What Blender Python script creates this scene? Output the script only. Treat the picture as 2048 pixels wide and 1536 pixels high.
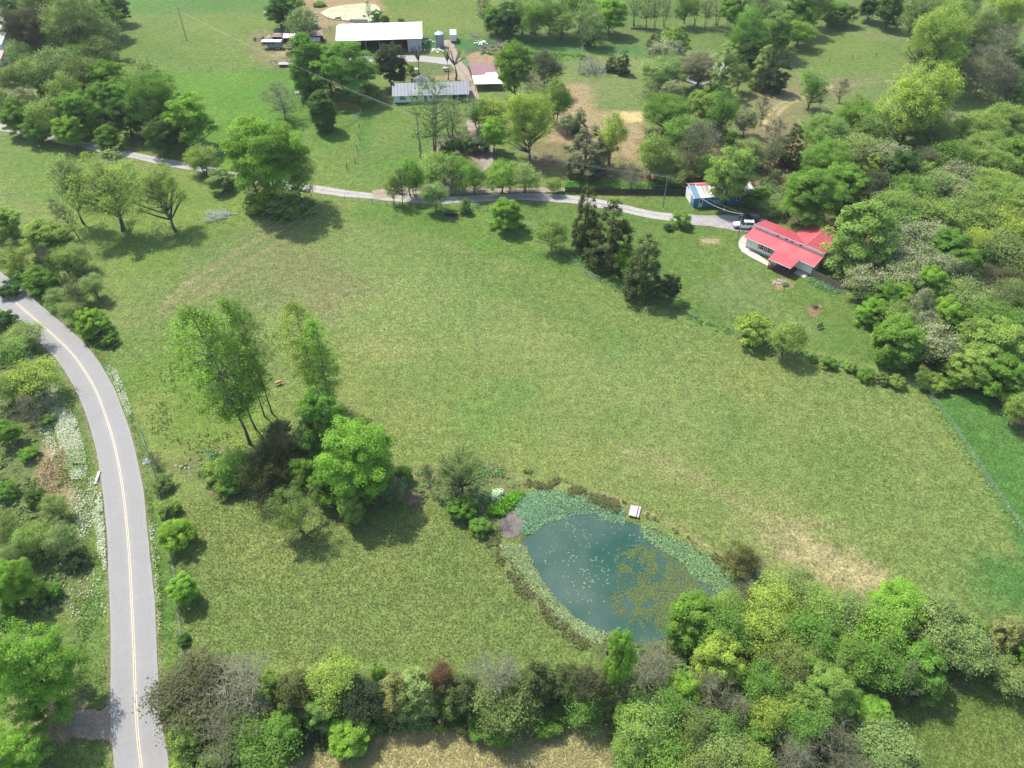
import bpy, bmesh, math, random
import numpy as np
from mathutils import Vector, Matrix, Euler

for o in list(bpy.data.objects):
    bpy.data.objects.remove(o)
SC = bpy.context.scene
COL = SC.collection
rnd = random.Random(7)

# ------------------------------------------------------------------ camera
F_PX, PITCH, CAM_H = 1540.0, math.radians(43.0), 92.0
cam_d = bpy.data.cameras.new('camera')
cam_d.sensor_fit = 'HORIZONTAL'; cam_d.sensor_width = 36.0
cam_d.lens = 36.0 * F_PX / 2048.0
cam_d.clip_start = 1.0; cam_d.clip_end = 6000.0
cam = bpy.data.objects.new('camera', cam_d); COL.objects.link(cam)
cam.location = (0, 0, CAM_H); cam.rotation_euler = (math.radians(90) - PITCH, 0, 0)
SC.camera = cam

# ------------------------------------------------------------------ sky, sun, exposure
SUN_EL = math.radians(57.0)
SH_DIR = math.radians(-44.0)                      # direction in which shadows fall on the ground
to_sun = Vector((-math.cos(SH_DIR) * math.cos(SUN_EL), -math.sin(SH_DIR) * math.cos(SUN_EL), math.sin(SUN_EL)))
W = bpy.data.worlds.new('World'); SC.world = W; W.use_nodes = True
nt = W.node_tree; nt.nodes.clear()
sky = nt.nodes.new('ShaderNodeTexSky'); sky.sky_type = 'NISHITA'; sky.sun_disc = False
sky.sun_elevation = SUN_EL; sky.sun_rotation = math.atan2(to_sun.x, to_sun.y)
sky.air_density = 1.0; sky.dust_density = 1.5
bg = nt.nodes.new('ShaderNodeBackground'); bg.inputs[1].default_value = 0.15
wo = nt.nodes.new('ShaderNodeOutputWorld')
nt.links.new(sky.outputs[0], bg.inputs[0]); nt.links.new(bg.outputs[0], wo.inputs[0])
sun_d = bpy.data.lights.new('sun', 'SUN'); sun_d.energy = 3.6; sun_d.angle = math.radians(0.5)
sun_d.color = (1.0, 0.955, 0.87)
sun = bpy.data.objects.new('sun', sun_d); COL.objects.link(sun)
sun.rotation_euler = to_sun.to_track_quat('Z', 'Y').to_euler(); sun.location = (0, 0, 150)
SC.view_settings.view_transform = 'Standard'; SC.view_settings.look = 'None'
SC.view_settings.gamma = 1.0; SC.view_settings.use_curve_mapping = False
SC.view_settings.exposure = 1.0
SC.cycles.max_bounces = 6; SC.cycles.diffuse_bounces = 4; SC.cycles.glossy_bounces = 2
SC.cycles.transmission_bounces = 4; SC.cycles.transparent_max_bounces = 4

# ------------------------------------------------------------------ measuring
CT, ST = math.cos(PITCH), math.sin(PITCH)
def G(u, v, z=0.0):
    """world x, y of the point at height z seen at photo pixel u, v (used to survey positions)"""
    a = (u - 1024) / F_PX; b = (768 - v) / F_PX
    dz = -ST + b * CT
    t = (z - CAM_H) / dz
    return (a * t, (CT + b * ST) * t)
def proj(x, y, z):
    f = y * CT - (z - CAM_H) * ST
    up = y * ST + (z - CAM_H) * CT
    return 1024 + F_PX * x / f, 768 - F_PX * up / f, f
def height_at(x, y, vt):
    lo, hi = 0.0, 45.0
    for _ in range(40):
        m = (lo + hi) / 2
        if proj(x, y, m)[1] > vt: lo = m
        else: hi = m
    return lo
def poly(*pts):
    return np.array([G(u, v) for u, v in pts])

# ------------------------------------------------------------------ numpy noise
def _hash(ix, iy, seed):
    h = (ix.astype(np.int64) * 374761393 + iy.astype(np.int64) * 668265263 + seed * 974711) & 0x7fffffff
    h = ((h ^ (h >> 13)) * 1274126177) & 0x7fffffff
    return ((h ^ (h >> 16)) & 0xffff) / 65535.0
def vnoise(x, y, s, seed=0):
    x = np.asarray(x) / s + 1000.0; y = np.asarray(y) / s + 1000.0
    ix = np.floor(x); iy = np.floor(y); fx = x - ix; fy = y - iy
    fx = fx * fx * (3 - 2 * fx); fy = fy * fy * (3 - 2 * fy)
    a = _hash(ix, iy, seed); b = _hash(ix + 1, iy, seed); c = _hash(ix, iy + 1, seed); d = _hash(ix + 1, iy + 1, seed)
    return (a * (1 - fx) + b * fx) * (1 - fy) + (c * (1 - fx) + d * fx) * fy
def fbm(x, y, s, seed=0, o=4):
    t = 0; w = 0; a = 1.0
    for i in range(o):
        t = t + a * vnoise(x, y, s, seed + i * 17); w += a; a *= 0.55; s *= 0.5
    return t / w            # 0..1
def sdist(P, x, y):
    """signed distance to polygon P, positive inside"""
    x = np.asarray(x, float); y = np.asarray(y, float)
    d = np.full(x.shape, 1e9); ins = np.zeros(x.shape, bool)
    n = len(P)
    for i in range(n):
        ax, ay = P[i]; bx, by = P[(i + 1) % n]
        ex, ey = bx - ax, by - ay; L = ex * ex + ey * ey + 1e-12
        t = np.clip(((x - ax) * ex + (y - ay) * ey) / L, 0, 1)
        d = np.minimum(d, (x - ax - t * ex) ** 2 + (y - ay - t * ey) ** 2)
        c = (ay > y) != (by > y)
        with np.errstate(divide='ignore', invalid='ignore'):
            xi = (bx - ax) * (y - ay) / ((by - ay) if by != ay else 1e-12) + ax
        ins ^= c & (x < xi)
    d = np.sqrt(d)
    return np.where(ins, d, -d)
def ldist(P, x, y):
    x = np.asarray(x, float); y = np.asarray(y, float); d = np.full(x.shape, 1e9)
    for i in range(len(P) - 1):
        ax, ay = P[i]; bx, by = P[i + 1]
        ex, ey = bx - ax, by - ay; L = ex * ex + ey * ey + 1e-12
        t = np.clip(((x - ax) * ex + (y - ay) * ey) / L, 0, 1)
        d = np.minimum(d, (x - ax - t * ex) ** 2 + (y - ay - t * ey) ** 2)
    return np.sqrt(d)
def sstep(a, b, x):
    t = np.clip((x - a) / (b - a), 0, 1)
    return t * t * (3 - 2 * t)
def spline(pts, step):
    """Catmull-Rom through world points, resampled"""
    P = [np.array(p, float) for p in pts]
    P = [2 * P[0] - P[1]] + P + [2 * P[-1] - P[-2]]
    out = []
    for i in range(1, len(P) - 2):
        p0, p1, p2, p3 = P[i - 1:i + 3]
        n = max(2, int(np.linalg.norm(p2 - p1) / step))
        for k in range(n):
            t = k / n
            out.append(0.5 * (2 * p1 + (p2 - p0) * t + (2 * p0 - 5 * p1 + 4 * p2 - p3) * t * t + (3 * p1 - p0 - 3 * p2 + p3) * t ** 3))
    out.append(P[-2])
    return np.array(out)

# ------------------------------------------------------------------ tagging and linking
def tag(o, label=None, cat=None, group=None, kind=None):
    if label: o['label'] = label
    if cat: o['category'] = cat
    if group: o['group'] = group
    if kind: o['kind'] = kind
    return o
def empty(name, loc, rz=0.0, label=None, cat=None, group=None):
    o = bpy.data.objects.new(name, None); COL.objects.link(o)
    o.empty_display_size = 0.3
    o.location = loc; o.rotation_euler = (0, 0, rz)
    return tag(o, label, cat, group)
def link(name, me, parent=None, mat=None):
    o = bpy.data.objects.new(name, me); COL.objects.link(o)
    if mat is not None and not me.materials: me.materials.append(mat)
    if parent is not None: o.parent = parent
    return o
def np_mesh(name, verts, faces, var=None, smooth=False):
    """faces: (n,3) or (n,4) int array"""
    verts = np.asarray(verts, np.float32); faces = np.asarray(faces, np.int32)
    me = bpy.data.meshes.new(name)
    me.vertices.add(len(verts)); me.vertices.foreach_set('co', verts.ravel())
    k = faces.shape[1]
    me.loops.add(faces.size); me.loops.foreach_set('vertex_index', faces.ravel())
    me.polygons.add(len(faces)); me.polygons.foreach_set('loop_start', np.arange(0, faces.size, k, dtype=np.int32))
    me.update(calc_edges=True)
    if var is not None:
        a = me.attributes.new('var', 'FLOAT', 'FACE'); a.data.foreach_set('value', np.asarray(var, np.float32))
    me.polygons.foreach_set('use_smooth', np.full(len(faces), smooth))
    me.update()
    return me

class MB:
    """collects boxes, prisms and tubes, builds them as one mesh"""
    def __init__(s): s.v = []; s.f = []
    def quad(s, *p):
        n = len(s.v); s.v += [tuple(q) for q in p]; s.f.append(tuple(range(n, n + len(p)))); return s
    def hexa(s, b, t):
        """b, t: four bottom and four top points, counter-clockwise from above"""
        n = len(s.v); s.v += [tuple(q) for q in b] + [tuple(q) for q in t]
        s.f += [(n+3, n+2, n+1, n), (n+4, n+5, n+6, n+7), (n, n+1, n+5, n+4), (n+1, n+2, n+6, n+5), (n+2, n+3, n+7, n+6), (n+3, n, n+4, n+7)]
        return s
    def box(s, x0, y0, z0, x1, y1, z1):
        return s.hexa([(x0,y0,z0),(x1,y0,z0),(x1,y1,z0),(x0,y1,z0)], [(x0,y0,z1),(x1,y0,z1),(x1,y1,z1),(x0,y1,z1)])
    def slab(s, q, th):
        """q: four points of an upper face ccw; thickness downwards"""
        return s.hexa([(a, b, c - th) for a, b, c in q], q)
    def prism(s, prof, axis, a0, a1):
        """prof: list of 2D points, extruded along axis x or y"""
        n = len(s.v); m = len(prof)
        for a in (a0, a1):
            for p, q in prof:
                s.v.append((a, p, q) if axis == 'x' else (p, a, q))
        s.f.append(tuple(range(n, n + m))); s.f.append(tuple(range(n + 2*m - 1, n + m - 1, -1)))
        for i in range(m):
            j = (i + 1) % m
            s.f.append((n + i, n + m + i, n + m + j, n + j))
        return s
    def tube(s, pts, rad, sides=6, cap=True):
        pts = [Vector(p) for p in pts]
        if not isinstance(rad, (list, tuple)): rad = [rad] * len(pts)
        base = len(s.v)
        for i, p in enumerate(pts):
            d = (pts[min(i+1, len(pts)-1)] - pts[max(i-1, 0)]).normalized()
            a = d.orthogonal().normalized() if abs(d.z) > .999 else d.cross(Vector((0,0,1))).normalized()
            b = d.cross(a)
            for k in range(sides):
                t = 2 * math.pi * k / sides
                s.v.append(tuple(p + (a * math.cos(t) + b * math.sin(t)) * rad[i]))
        for i in range(len(pts) - 1):
            for k in range(sides):
                j = (k + 1) % sides; n = base + i * sides
                s.f.append((n + k, n + j, n + sides + j, n + sides + k))
        if cap:
            s.f.append(tuple(base + k for k in range(sides))[::-1]); n = base + (len(pts)-1) * sides
            s.f.append(tuple(n + k for k in range(sides)))
        return s
    def lathe(s, prof, cx=0, cy=0, sides=20, axis='z'):
        base = len(s.v)
        for r, z in prof:
            for k in range(sides):
                t = 2 * math.pi * k / sides
                if axis == 'z': s.v.append((cx + r * math.cos(t), cy + r * math.sin(t), z))
                elif axis == 'x': s.v.append((z, cx + r * math.cos(t), cy + r * math.sin(t)))
                else: s.v.append((cx + r * math.cos(t), z, cy + r * math.sin(t)))
        for i in range(len(prof) - 1):
            for k in range(sides):
                j = (k + 1) % sides; n = base + i * sides
                s.f.append((n + k, n + j, n + sides + j, n + sides + k))
        s.f.append(tuple(base + k for k in range(sides))); n = base + (len(prof)-1)*sides
        s.f.append(tuple(n + k for k in range(sides)))
        return s
    def mesh(s, name, smooth=False, bevel=0.0):
        me = bpy.data.meshes.new(name); me.from_pydata(s.v, [], s.f); me.validate()
        bm = bmesh.new(); bm.from_mesh(me)
        bmesh.ops.remove_doubles(bm, verts=bm.verts, dist=1e-5)
        bmesh.ops.recalc_face_normals(bm, faces=bm.faces)
        if bevel: bmesh.ops.bevel(bm, geom=[e for e in bm.edges if e.is_manifold and e.calc_face_angle(0) > 0.5], offset=bevel, segments=2, affect='EDGES', clamp_overlap=True)
        if smooth:
            for f in bm.faces: f.smooth = True
        bm.to_mesh(me); bm.free(); return me
    def build(s, name, mat, parent=None, smooth=False, bevel=0.0):
        return link(name, s.mesh(name, smooth, bevel), parent, mat)

# ------------------------------------------------------------------ materials
MATS = {}
def nodes(name):
    m = bpy.data.materials.new(name); m.use_nodes = True
    t = m.node_tree; t.nodes.clear()
    return m, t, (lambda k, **kw: _n(t, k, kw))
def _n(t, k, kw):
    n = t.nodes.new('ShaderNode' + k)
    for a, b in kw.items(): setattr(n, a, b)
    return n
def simple(name, col, rough=0.7, vary=0.15, scale=3.0, metal=0.0, bump=0.0, dirt=None, dirt_amt=0.4, streak=None, spec=0.5, rib_shade=None):
    if name in MATS: return MATS[name]
    m, t, N = nodes(name); L = t.links.new
    out = N('OutputMaterial'); b = N('BsdfPrincipled'); L(b.outputs[0], out.inputs[0])
    b.inputs['Roughness'].default_value = rough; b.inputs['Metallic'].default_value = metal
    b.inputs['Specular IOR Level'].default_value = spec
    tc = N('TexCoord'); mp = N('Mapping'); L(tc.outputs['Object'], mp.inputs[0])
    if streak: mp.inputs['Scale'].default_value = streak
    nz = N('TexNoise'); nz.inputs['Scale'].default_value = scale; nz.inputs['Detail'].default_value = 6
    L(mp.outputs[0], nz.inputs['Vector'])
    r = N('ValToRGB'); L(nz.outputs[0], r.inputs[0])
    c = np.array(col)
    lo = np.clip(c * (1 - vary), 0, 1); hi = np.clip(c * (1 + vary), 0, 1)
    r.color_ramp.elements[0].position = .3; r.color_ramp.elements[0].color = (*lo, 1)
    r.color_ramp.elements[1].position = .7; r.color_ramp.elements[1].color = (*hi, 1)
    src = r.outputs[0]
    if dirt is not None:
        n2 = N('TexNoise'); n2.inputs['Scale'].default_value = scale * .35; n2.inputs['Detail'].default_value = 8
        L(mp.outputs[0], n2.inputs['Vector'])
        r2 = N('ValToRGB'); L(n2.outputs[0], r2.inputs[0])
        r2.color_ramp.elements[0].position = .62 - dirt_amt * .4; r2.color_ramp.elements[1].position = .78 - dirt_amt * .3
        mx = N('Mix', data_type='RGBA'); L(r2.outputs[0], mx.inputs[0]); L(src, mx.inputs[6]); mx.inputs[7].default_value = (*dirt, 1)
        src = mx.outputs[2]
    if rib_shade:  # thin dark lines across x, shade of the roof ribs painted into the colour
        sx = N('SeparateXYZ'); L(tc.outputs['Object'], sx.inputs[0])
        dv = N('Math', operation='DIVIDE'); L(sx.outputs[0], dv.inputs[0]); dv.inputs[1].default_value = rib_shade
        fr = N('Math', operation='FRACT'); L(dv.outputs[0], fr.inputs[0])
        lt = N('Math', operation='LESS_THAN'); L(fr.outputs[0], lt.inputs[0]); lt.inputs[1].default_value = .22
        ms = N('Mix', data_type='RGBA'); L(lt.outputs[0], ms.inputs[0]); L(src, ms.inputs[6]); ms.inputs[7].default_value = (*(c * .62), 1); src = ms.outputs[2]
    L(src, b.inputs['Base Color'])
    if bump:
        bp = N('Bump'); bp.inputs['Strength'].default_value = .6; bp.inputs['Distance'].default_value = bump
        L(nz.outputs[0], bp.inputs['Height']); L(bp.outputs[0], b.inputs['Normal'])
    MATS[name] = m
    return m

def leaf_material(name, blossom=None, transl=0.48):
    m, t, N = nodes(name); L = t.links.new
    out = N('OutputMaterial')
    oi = N('ObjectInfo'); at = N('Attribute', attribute_name='var')
    mr = N('MapRange'); L(at.outputs['Fac'], mr.inputs[0]); mr.inputs[3].default_value = .55; mr.inputs[4].default_value = 1.4
    mul = N('VectorMath', operation='SCALE'); L(oi.outputs['Color'], mul.inputs[0]); L(mr.outputs[0], mul.inputs[3])
    # younger leaves lean yellow
    sub = N('MapRange'); L(at.outputs['Fac'], sub.inputs[0]); sub.inputs[1].default_value = .6; sub.inputs[2].default_value = 1.0; sub.inputs[3].default_value = 0; sub.inputs[4].default_value = .35
    mx = N('Mix', data_type='RGBA', blend_type='MIX'); L(sub.outputs[0], mx.inputs[0]); L(mul.outputs[0], mx.inputs[6])
    yl = N('VectorMath', operation='MULTIPLY'); L(mul.outputs[0], yl.inputs[0]); yl.inputs[1].default_value = (1.25, 1.05, .7)
    L(yl.outputs[0], mx.inputs[7])
    src = mx.outputs[2]
    if blossom:
        gt = N('Math', operation='GREATER_THAN'); gt.inputs[1].default_value = blossom; L(at.outputs['Fac'], gt.inputs[0])
        m2 = N('Mix', data_type='RGBA'); L(gt.outputs[0], m2.inputs[0]); L(src, m2.inputs[6]); m2.inputs[7].default_value = (.50, .48, .33, 1)
        src = m2.outputs[2]
    d = N('BsdfDiffuse'); L(src, d.inputs[0])
    tr = N('BsdfTranslucent'); L(src, tr.inputs[0])
    ms = N('MixShader'); ms.inputs[0].default_value = transl
    L(d.outputs[0], ms.inputs[1]); L(tr.outputs[0], ms.inputs[2])
    L(ms.outputs[0], out.inputs[0])
    return m
LEAF = leaf_material('leaf')
NEEDLE = leaf_material('needle', transl=.12)
BLOSSOM = leaf_material('blossom', blossom=.62)
def bark_material():
    m, t, N = nodes('bark'); L = t.links.new
    out = N('OutputMaterial'); b = N('BsdfPrincipled'); b.inputs['Roughness'].default_value = .9; L(b.outputs[0], out.inputs[0])
    oi = N('ObjectInfo'); nz = N('TexNoise'); nz.inputs['Scale'].default_value = 3; nz.inputs['Detail'].default_value = 5
    tc = N('TexCoord'); L(tc.outputs['Object'], nz.inputs['Vector'])
    mr = N('MapRange'); L(nz.outputs[0], mr.inputs[0]); mr.inputs[1].default_value = .3; mr.inputs[2].default_value = .7; mr.inputs[3].default_value = .6; mr.inputs[4].default_value = 1.4
    mul = N('VectorMath', operation='SCALE'); L(oi.outputs['Color'], mul.inputs[0]); L(mr.outputs[0], mul.inputs[3])
    L(mul.outputs[0], b.inputs['Base Color'])
    return m
BARK = bark_material()
# ------------------------------------------------------------------ the ground: survey of its zones
ROAD_PX = [(-70,528),(-20,560),(46,618),(96,661),(142,705),(173,748),(195,788),(212,834),(227,882),(239,938),(247,988),(254,1052),(260,1128),(264,1209),(268,1298),(271,1387),(275,1463),(283,1535)]
road_c = [G(*p) for p in ROAD_PX]
_a, _b = np.array(road_c[-1]), np.array(road_c[-3])
road_c += [tuple(_a + (_a - _b) * 2.2 + np.array((.6, 0))), tuple(_a + (_a - _b) * 7 + np.array((4, 0)))]
_a, _b = np.array(road_c[0]), np.array(road_c[1])
road_c = [tuple(_a + (_a - _b) * 5), ] + road_c
ROAD = spline(road_c, 1.2)
DRIVE_PX = [(-120,232),(-40,248),(30,260),(110,278),(200,297),(290,316),(370,331),(430,343),(500,357),(570,370),(640,380),(700,388),(760,393),(820,398),(870,401),(940,398),(1010,394),(1080,395),(1150,400),(1220,412),(1290,427),(1340,434),(1400,438),(1450,443),(1490,449)]
DRIVE = spline([G(*p) for p in DRIVE_PX], 1.5)
LANE = spline([G(*p) for p in [(745,389),(800,384),(860,376),(905,362),(945,345),(972,322),(968,290),(950,255),(948,225),(946,196),(938,170),(926,145),(914,128),(905,108),(898,92),(896,80)]], 1.5)
LANE2 = spline([G(*p) for p in [(860,384),(930,382),(1010,381),(1100,380),(1140,384)]], 1.5)
YARD = spline([G(*p) for p in [(700,117),(780,116),(850,118),(905,124)]], 1.5)
POND = poly((1090,1038),(1153,1021),(1190,1020),(1216,1034),(1246,1042),(1276,1049),(1294,1068),(1317,1083),(1339,1097),(1357,1112),(1383,1142),(1406,1164),(1432,1185),(1428,1216),(1370,1256),(1290,1280),(1224,1262),(1187,1251),(1150,1231),(1112,1194),(1087,1164),(1068,1135),(1053,1097),(1049,1079),(1064,1068),(1075,1053))

ZONES = [  # (polygon in survey pixels, albedo rgb, grassiness 0..1, edge softness m, edge noise m)
 # far pastures
 ([(-400,60),(-400,-120),(2500,-120),(2500,100),(1700,110),(1200,100),(860,80),(600,70),(240,150)], (.105,.165,.045), 1, 4, 8),
 ([(600,75),(740,66),(1000,64),(1000,-60),(700,-60)], (.13,.185,.045), 1, 2, 2),
 ([(600,-40),(230,-30),(215,140),(590,142)], (.115,.18,.045), 1, 2, 3),
 ([(640,-60),(240,-60),(235,28),(520,26),(640,40)], (.085,.17,.04), 1, 1.5, 2),
 ([(240,141),(596,141),(620,180),(640,270),(700,372),(600,366),(440,338),(400,300),(250,200)], (.095,.20,.03), 1, 1, 1),
 # strip behind and beside the barn
 ([(845,72),(1100,82),(1300,98),(1290,118),(1180,100),(1100,116),(1010,112),(900,92),(850,96)], (.06,.15,.045), 1, 2, 2),
 ([(1010,96),(1300,110),(1285,128),(1180,122),(1080,140)], (.07,.17,.03), 1, 2, 2),
 # yard around the ranch house
 ([(600,182),(780,180),(940,205),(880,300),(820,340),(780,388),(640,372),(590,330),(600,240)], (.115,.185,.045), 1, 1, 1.5),
 ([(722,215),(745,215),(740,300),(716,300)], (.075,.17,.035), 1, .5, .3),
 ([(610,205),(725,212),(722,260),(640,300),(600,262)], (.095,.185,.035), 1, 1.5, 1),
 ([(820,120),(920,128),(935,158),(800,170),(800,140)], (.13,.16,.06), .8, 2, 2),
 ([(850,150),(935,150),(940,164),(840,166)], (.26,.21,.14), .3, 2, 2),
 # right hill pasture
 ([(1120,110),(1300,118),(1400,108),(1560,90),(1700,60),(1830,60),(1900,180),(1960,240),(1800,300),(1500,340),(1300,330),(1240,260),(1140,180)], (.14,.19,.07), 1, 3, 4),
 ([(1590,90),(1700,70),(1800,90),(1820,130),(1700,160),(1590,140)], (.12,.185,.05), 1, 5, 5),
 ([(1470,280),(1480,220),(1540,180),(1640,160),(1760,152),(1640,200),(1600,300)], (.19,.185,.10), .6, 4, 3),
 ([(1880,160),(1990,195),(2048,215),(2048,240),(1930,230)], (.11,.18,.05), 1, 2, 2),
 # brown slope
 ([(1120,170),(1170,165),(1210,220),(1300,250),(1300,350),(1180,330),(1100,290),(1100,230)], (.27,.21,.135), .25, 3, 4),
 ([(1060,290),(1180,290),(1290,330),(1290,360),(1130,350),(1050,360)], (.17,.16,.085), .6, 2, 3),
 ([(1232,225),(1280,225),(1285,245),(1235,245)], (.45,.37,.20), .1, 1, 1),
 # woods floor behind the blue building
 ([(1290,280),(1560,270),(1720,300),(1700,420),(1520,385),(1360,372),(1290,365)], (.16,.125,.075), .3, 3, 3),
 ([(1130,366),(1370,366),(1370,376),(1130,376)], (.07,.17,.035), 1, .6, .5),
 # lawn of the red house
 ([(1150,402),(1380,384),(1440,418),(1520,430),(1600,470),(1700,520),(1730,600),(1800,690),(1860,762),(1700,716),(1560,690),(1400,640),(1250,590),(1180,552),(1120,500),(1060,440),(960,418),(900,414)], (.095,.165,.04), 1, 1.2, .8),
 ([(1390,560),(1500,520),(1560,600),(1660,690),(1560,670),(1440,620)], (.115,.175,.06), 1, 3, 3),
 # woods floor to the right
 ([(1560,430),(1760,330),(2300,260),(2600,800),(2300,1020),(2048,880),(1900,760),(1830,740),(1760,660),(1720,560)], (.10,.10,.05), .6, 2, 2),
 ([(1880,330),(2048,330),(2048,370),(1900,380)], (.20,.14,.085), .2, 3, 3),
 ([(1700,505),(1740,510),(1735,530),(1702,526)], (.42,.38,.35), .1, .6, .6),
 # strip outside the fence on the right
 ([(1830,770),(1930,770),(1990,800),(2048,880),(2300,1050),(2200,1250),(2048,1130),(1990,990),(1900,850)], (.065,.155,.035), 1, 1, .8),
 # straw tinted parts of the meadow
 ([(1250,900),(1400,930),(1560,1010),(1640,1080),(1520,1060),(1380,990),(1260,950)], (.215,.235,.095), 1, 7, 6),
 ([(1600,1080),(1690,1100),(1770,1120),(1790,1170),(1740,1240),(1680,1200),(1640,1140)], (.30,.26,.15), .4, 4, 6),
 ([(430,560),(700,470),(1000,560),(1300,700),(1500,900),(1200,860),(900,700),(600,700)], (.175,.225,.08), 1, 10, 8),
 ([(560,440),(640,520),(560,560),(420,620),(300,640),(420,520)], (.175,.20,.085), .8, 5, 5),
 ([(620,520),(760,560),(640,640),(480,600)], (.17,.19,.085), 1, 6, 5),
 ([(860,480),(1020,500),(1180,600),(1280,680),(1180,700),(1000,600)], (.125,.19,.055), 1, 7, 5),
 ([(700,400),(1000,420),(1060,470),(1180,560),(1060,540),(900,470),(720,440)], (.105,.19,.04), 1, 3, 3),
 ([(0,290),(240,330),(420,360),(540,420),(420,470),(300,560),(220,560),(100,420),(0,360)], (.12,.195,.045), 1, 4, 4),
 ([(900,740),(1100,760),(1060,860),(860,880)], (.12,.20,.055), 1, 6, 5),
 ([(1960,1120),(2200,1150),(2200,1260),(1980,1220)], (.075,.165,.04), 1, 3, 3),
 ([(230,740),(420,640),(560,860),(420,930),(330,900)], (.13,.205,.045), 1, 5, 4),
 # stream line and pond rim
 ([(340,930),(420,900),(560,930),(820,930),(1000,920),(1060,990),(1010,1060),(860,1010),(640,1020),(480,1000)], (.13,.155,.065), .9, 2, 2),
 ([(810,985),(850,985),(850,1015),(820,1025)], (.17,.12,.10), 0, .5, .5),
 ([(955,935),(995,935),(985,948),(950,950)], (.17,.13,.11), 0, .5, .5),
 # verges of the road
 ([(0,545),(80,580),(170,640),(230,730),(270,830),(300,930),(330,1060),(340,1200),(345,1340),(360,1536),(340,1750),(140,1750),(160,1500),(180,1200),(190,980),(140,820),(60,690),(0,640)], (.10,.19,.045), 1, 1.2, 1),
 # rough ground left of the road
 ([(-300,600),(0,640),(60,690),(150,830),(190,980),(180,1200),(100,1240),(-300,1240)], (.125,.16,.06), .9, 1.5, 2),
 ([(90,890),(140,900),(150,1000),(110,1020),(75,960)], (.27,.22,.15), .2, 1.5, 2),
 ([(40,790),(90,800),(80,860),(40,840)], (.22,.19,.12), .4, 1.5, 2),
 # yard bottom left
 ([(-300,1240),(60,1235),(190,1250),(225,1330),(225,1750),(-300,1750)], (.115,.175,.05), 1, 1.2, 1),
 ([(20,1400),(90,1385),(160,1420),(150,1480),(70,1475),(20,1450)], (.29,.23,.17), .15, 1, 1.2),
 ([(0,1350),(30,1350),(30,1370),(0,1375)], (.25,.21,.15), .3, 1, 1),
 # hedge floor, crop field, mown field
 ([(340,1400),(1230,1400),(1500,1400),(1500,1700),(340,1700)], (.095,.11,.05), .8, 1, 1),
 ([(500,1560),(620,1508),(780,1468),(1000,1450),(1160,1432),(1222,1448),(1238,1536),(1270,1800),(400,1800)], (.34,.30,.155), .5, .6, .8),
 ([(1700,1800),(1640,1536),(1640,1440),(1800,1400),(1960,1350),(2100,1330),(2500,1300),(2500,1800)], (.125,.18,.045), 1, 1, 1),
 ([(1180,1250),(1440,1180),(1700,1190),(2048,1250),(2048,1340),(1800,1400),(1640,1440),(1640,1700),(1250,1700),(1200,1400)], (.10,.12,.05), .8, 1.5, 2),
 # farmyard
 ([(620,-30),(770,-30),(765,45),(740,60),(600,62),(595,20)], (.25,.19,.12), .2, 2, 3),
 ([(500,60),(690,50),(700,140),(560,140),(500,110)], (.165,.175,.08), .7, 2, 2),
 ([(560,100),(590,100),(590,112),(540,112)], (.25,.21,.13), .3, .8, .8),
 ([(930,110),(1000,92),(1010,140),(945,135)], (.27,.20,.14), .15, 1, 1),
 ([(870,280),(960,262),(985,300),(960,345),(890,345),(862,320)], (.24,.20,.15), .3, 1.5, 1.5),
 ([(1402,474),(1440,474),(1440,486),(1402,486)], (.27,.23,.15), .2, .3, .3),
 ([(1545,558),(1585,558),(1592,575),(1555,578)], (.24,.18,.12), .2, .3, .3),
 ([(1615,612),(1640,612),(1636,635),(1620,632)], (.20,.14,.09), .1, .3, .3),
 ([(365,560),(385,560),(385,568),(365,568)], (.3,.25,.2), .2, .5, .4),
]
ZP = [(poly(*z[0]) if min(q[1] for q in z[0]) > -200 else None, *z[1:]) for z in ZONES]

WATER_Z = -0.45
def hgt(x, y):
    x = np.asarray(x, float); y = np.asarray(y, float)
    far = sstep(0, 30, np.hypot(x, y) - 30)
    z = (fbm(x, y, 40, 3, 2) - .5) * .5 + (fbm(x, y, 5, 9, 2) - .5) * .12
    z = z * far
    dr = ldist(ROAD[::3], x, y)
    z = z * sstep(3.2, 7, dr) - .35 * np.exp(-((dr - 5.2) / 1.3) ** 2)
    dd = np.minimum(ldist(DRIVE[::3], x, y), ldist(LANE[::3], x, y))
    z = z * sstep(2, 5, dd)
    dp = sdist(POND, x, y)
    z = z * sstep(0, 8, -dp) - 1.1 * sstep(-2.5, 2.5, dp)
    return z
def hz(x, y):
    return float(hgt(np.array([x]), np.array([y]))[0])
def on(u, v):
    x, y = G(u, v); return Vector((x, y, hz(x, y)))

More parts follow.
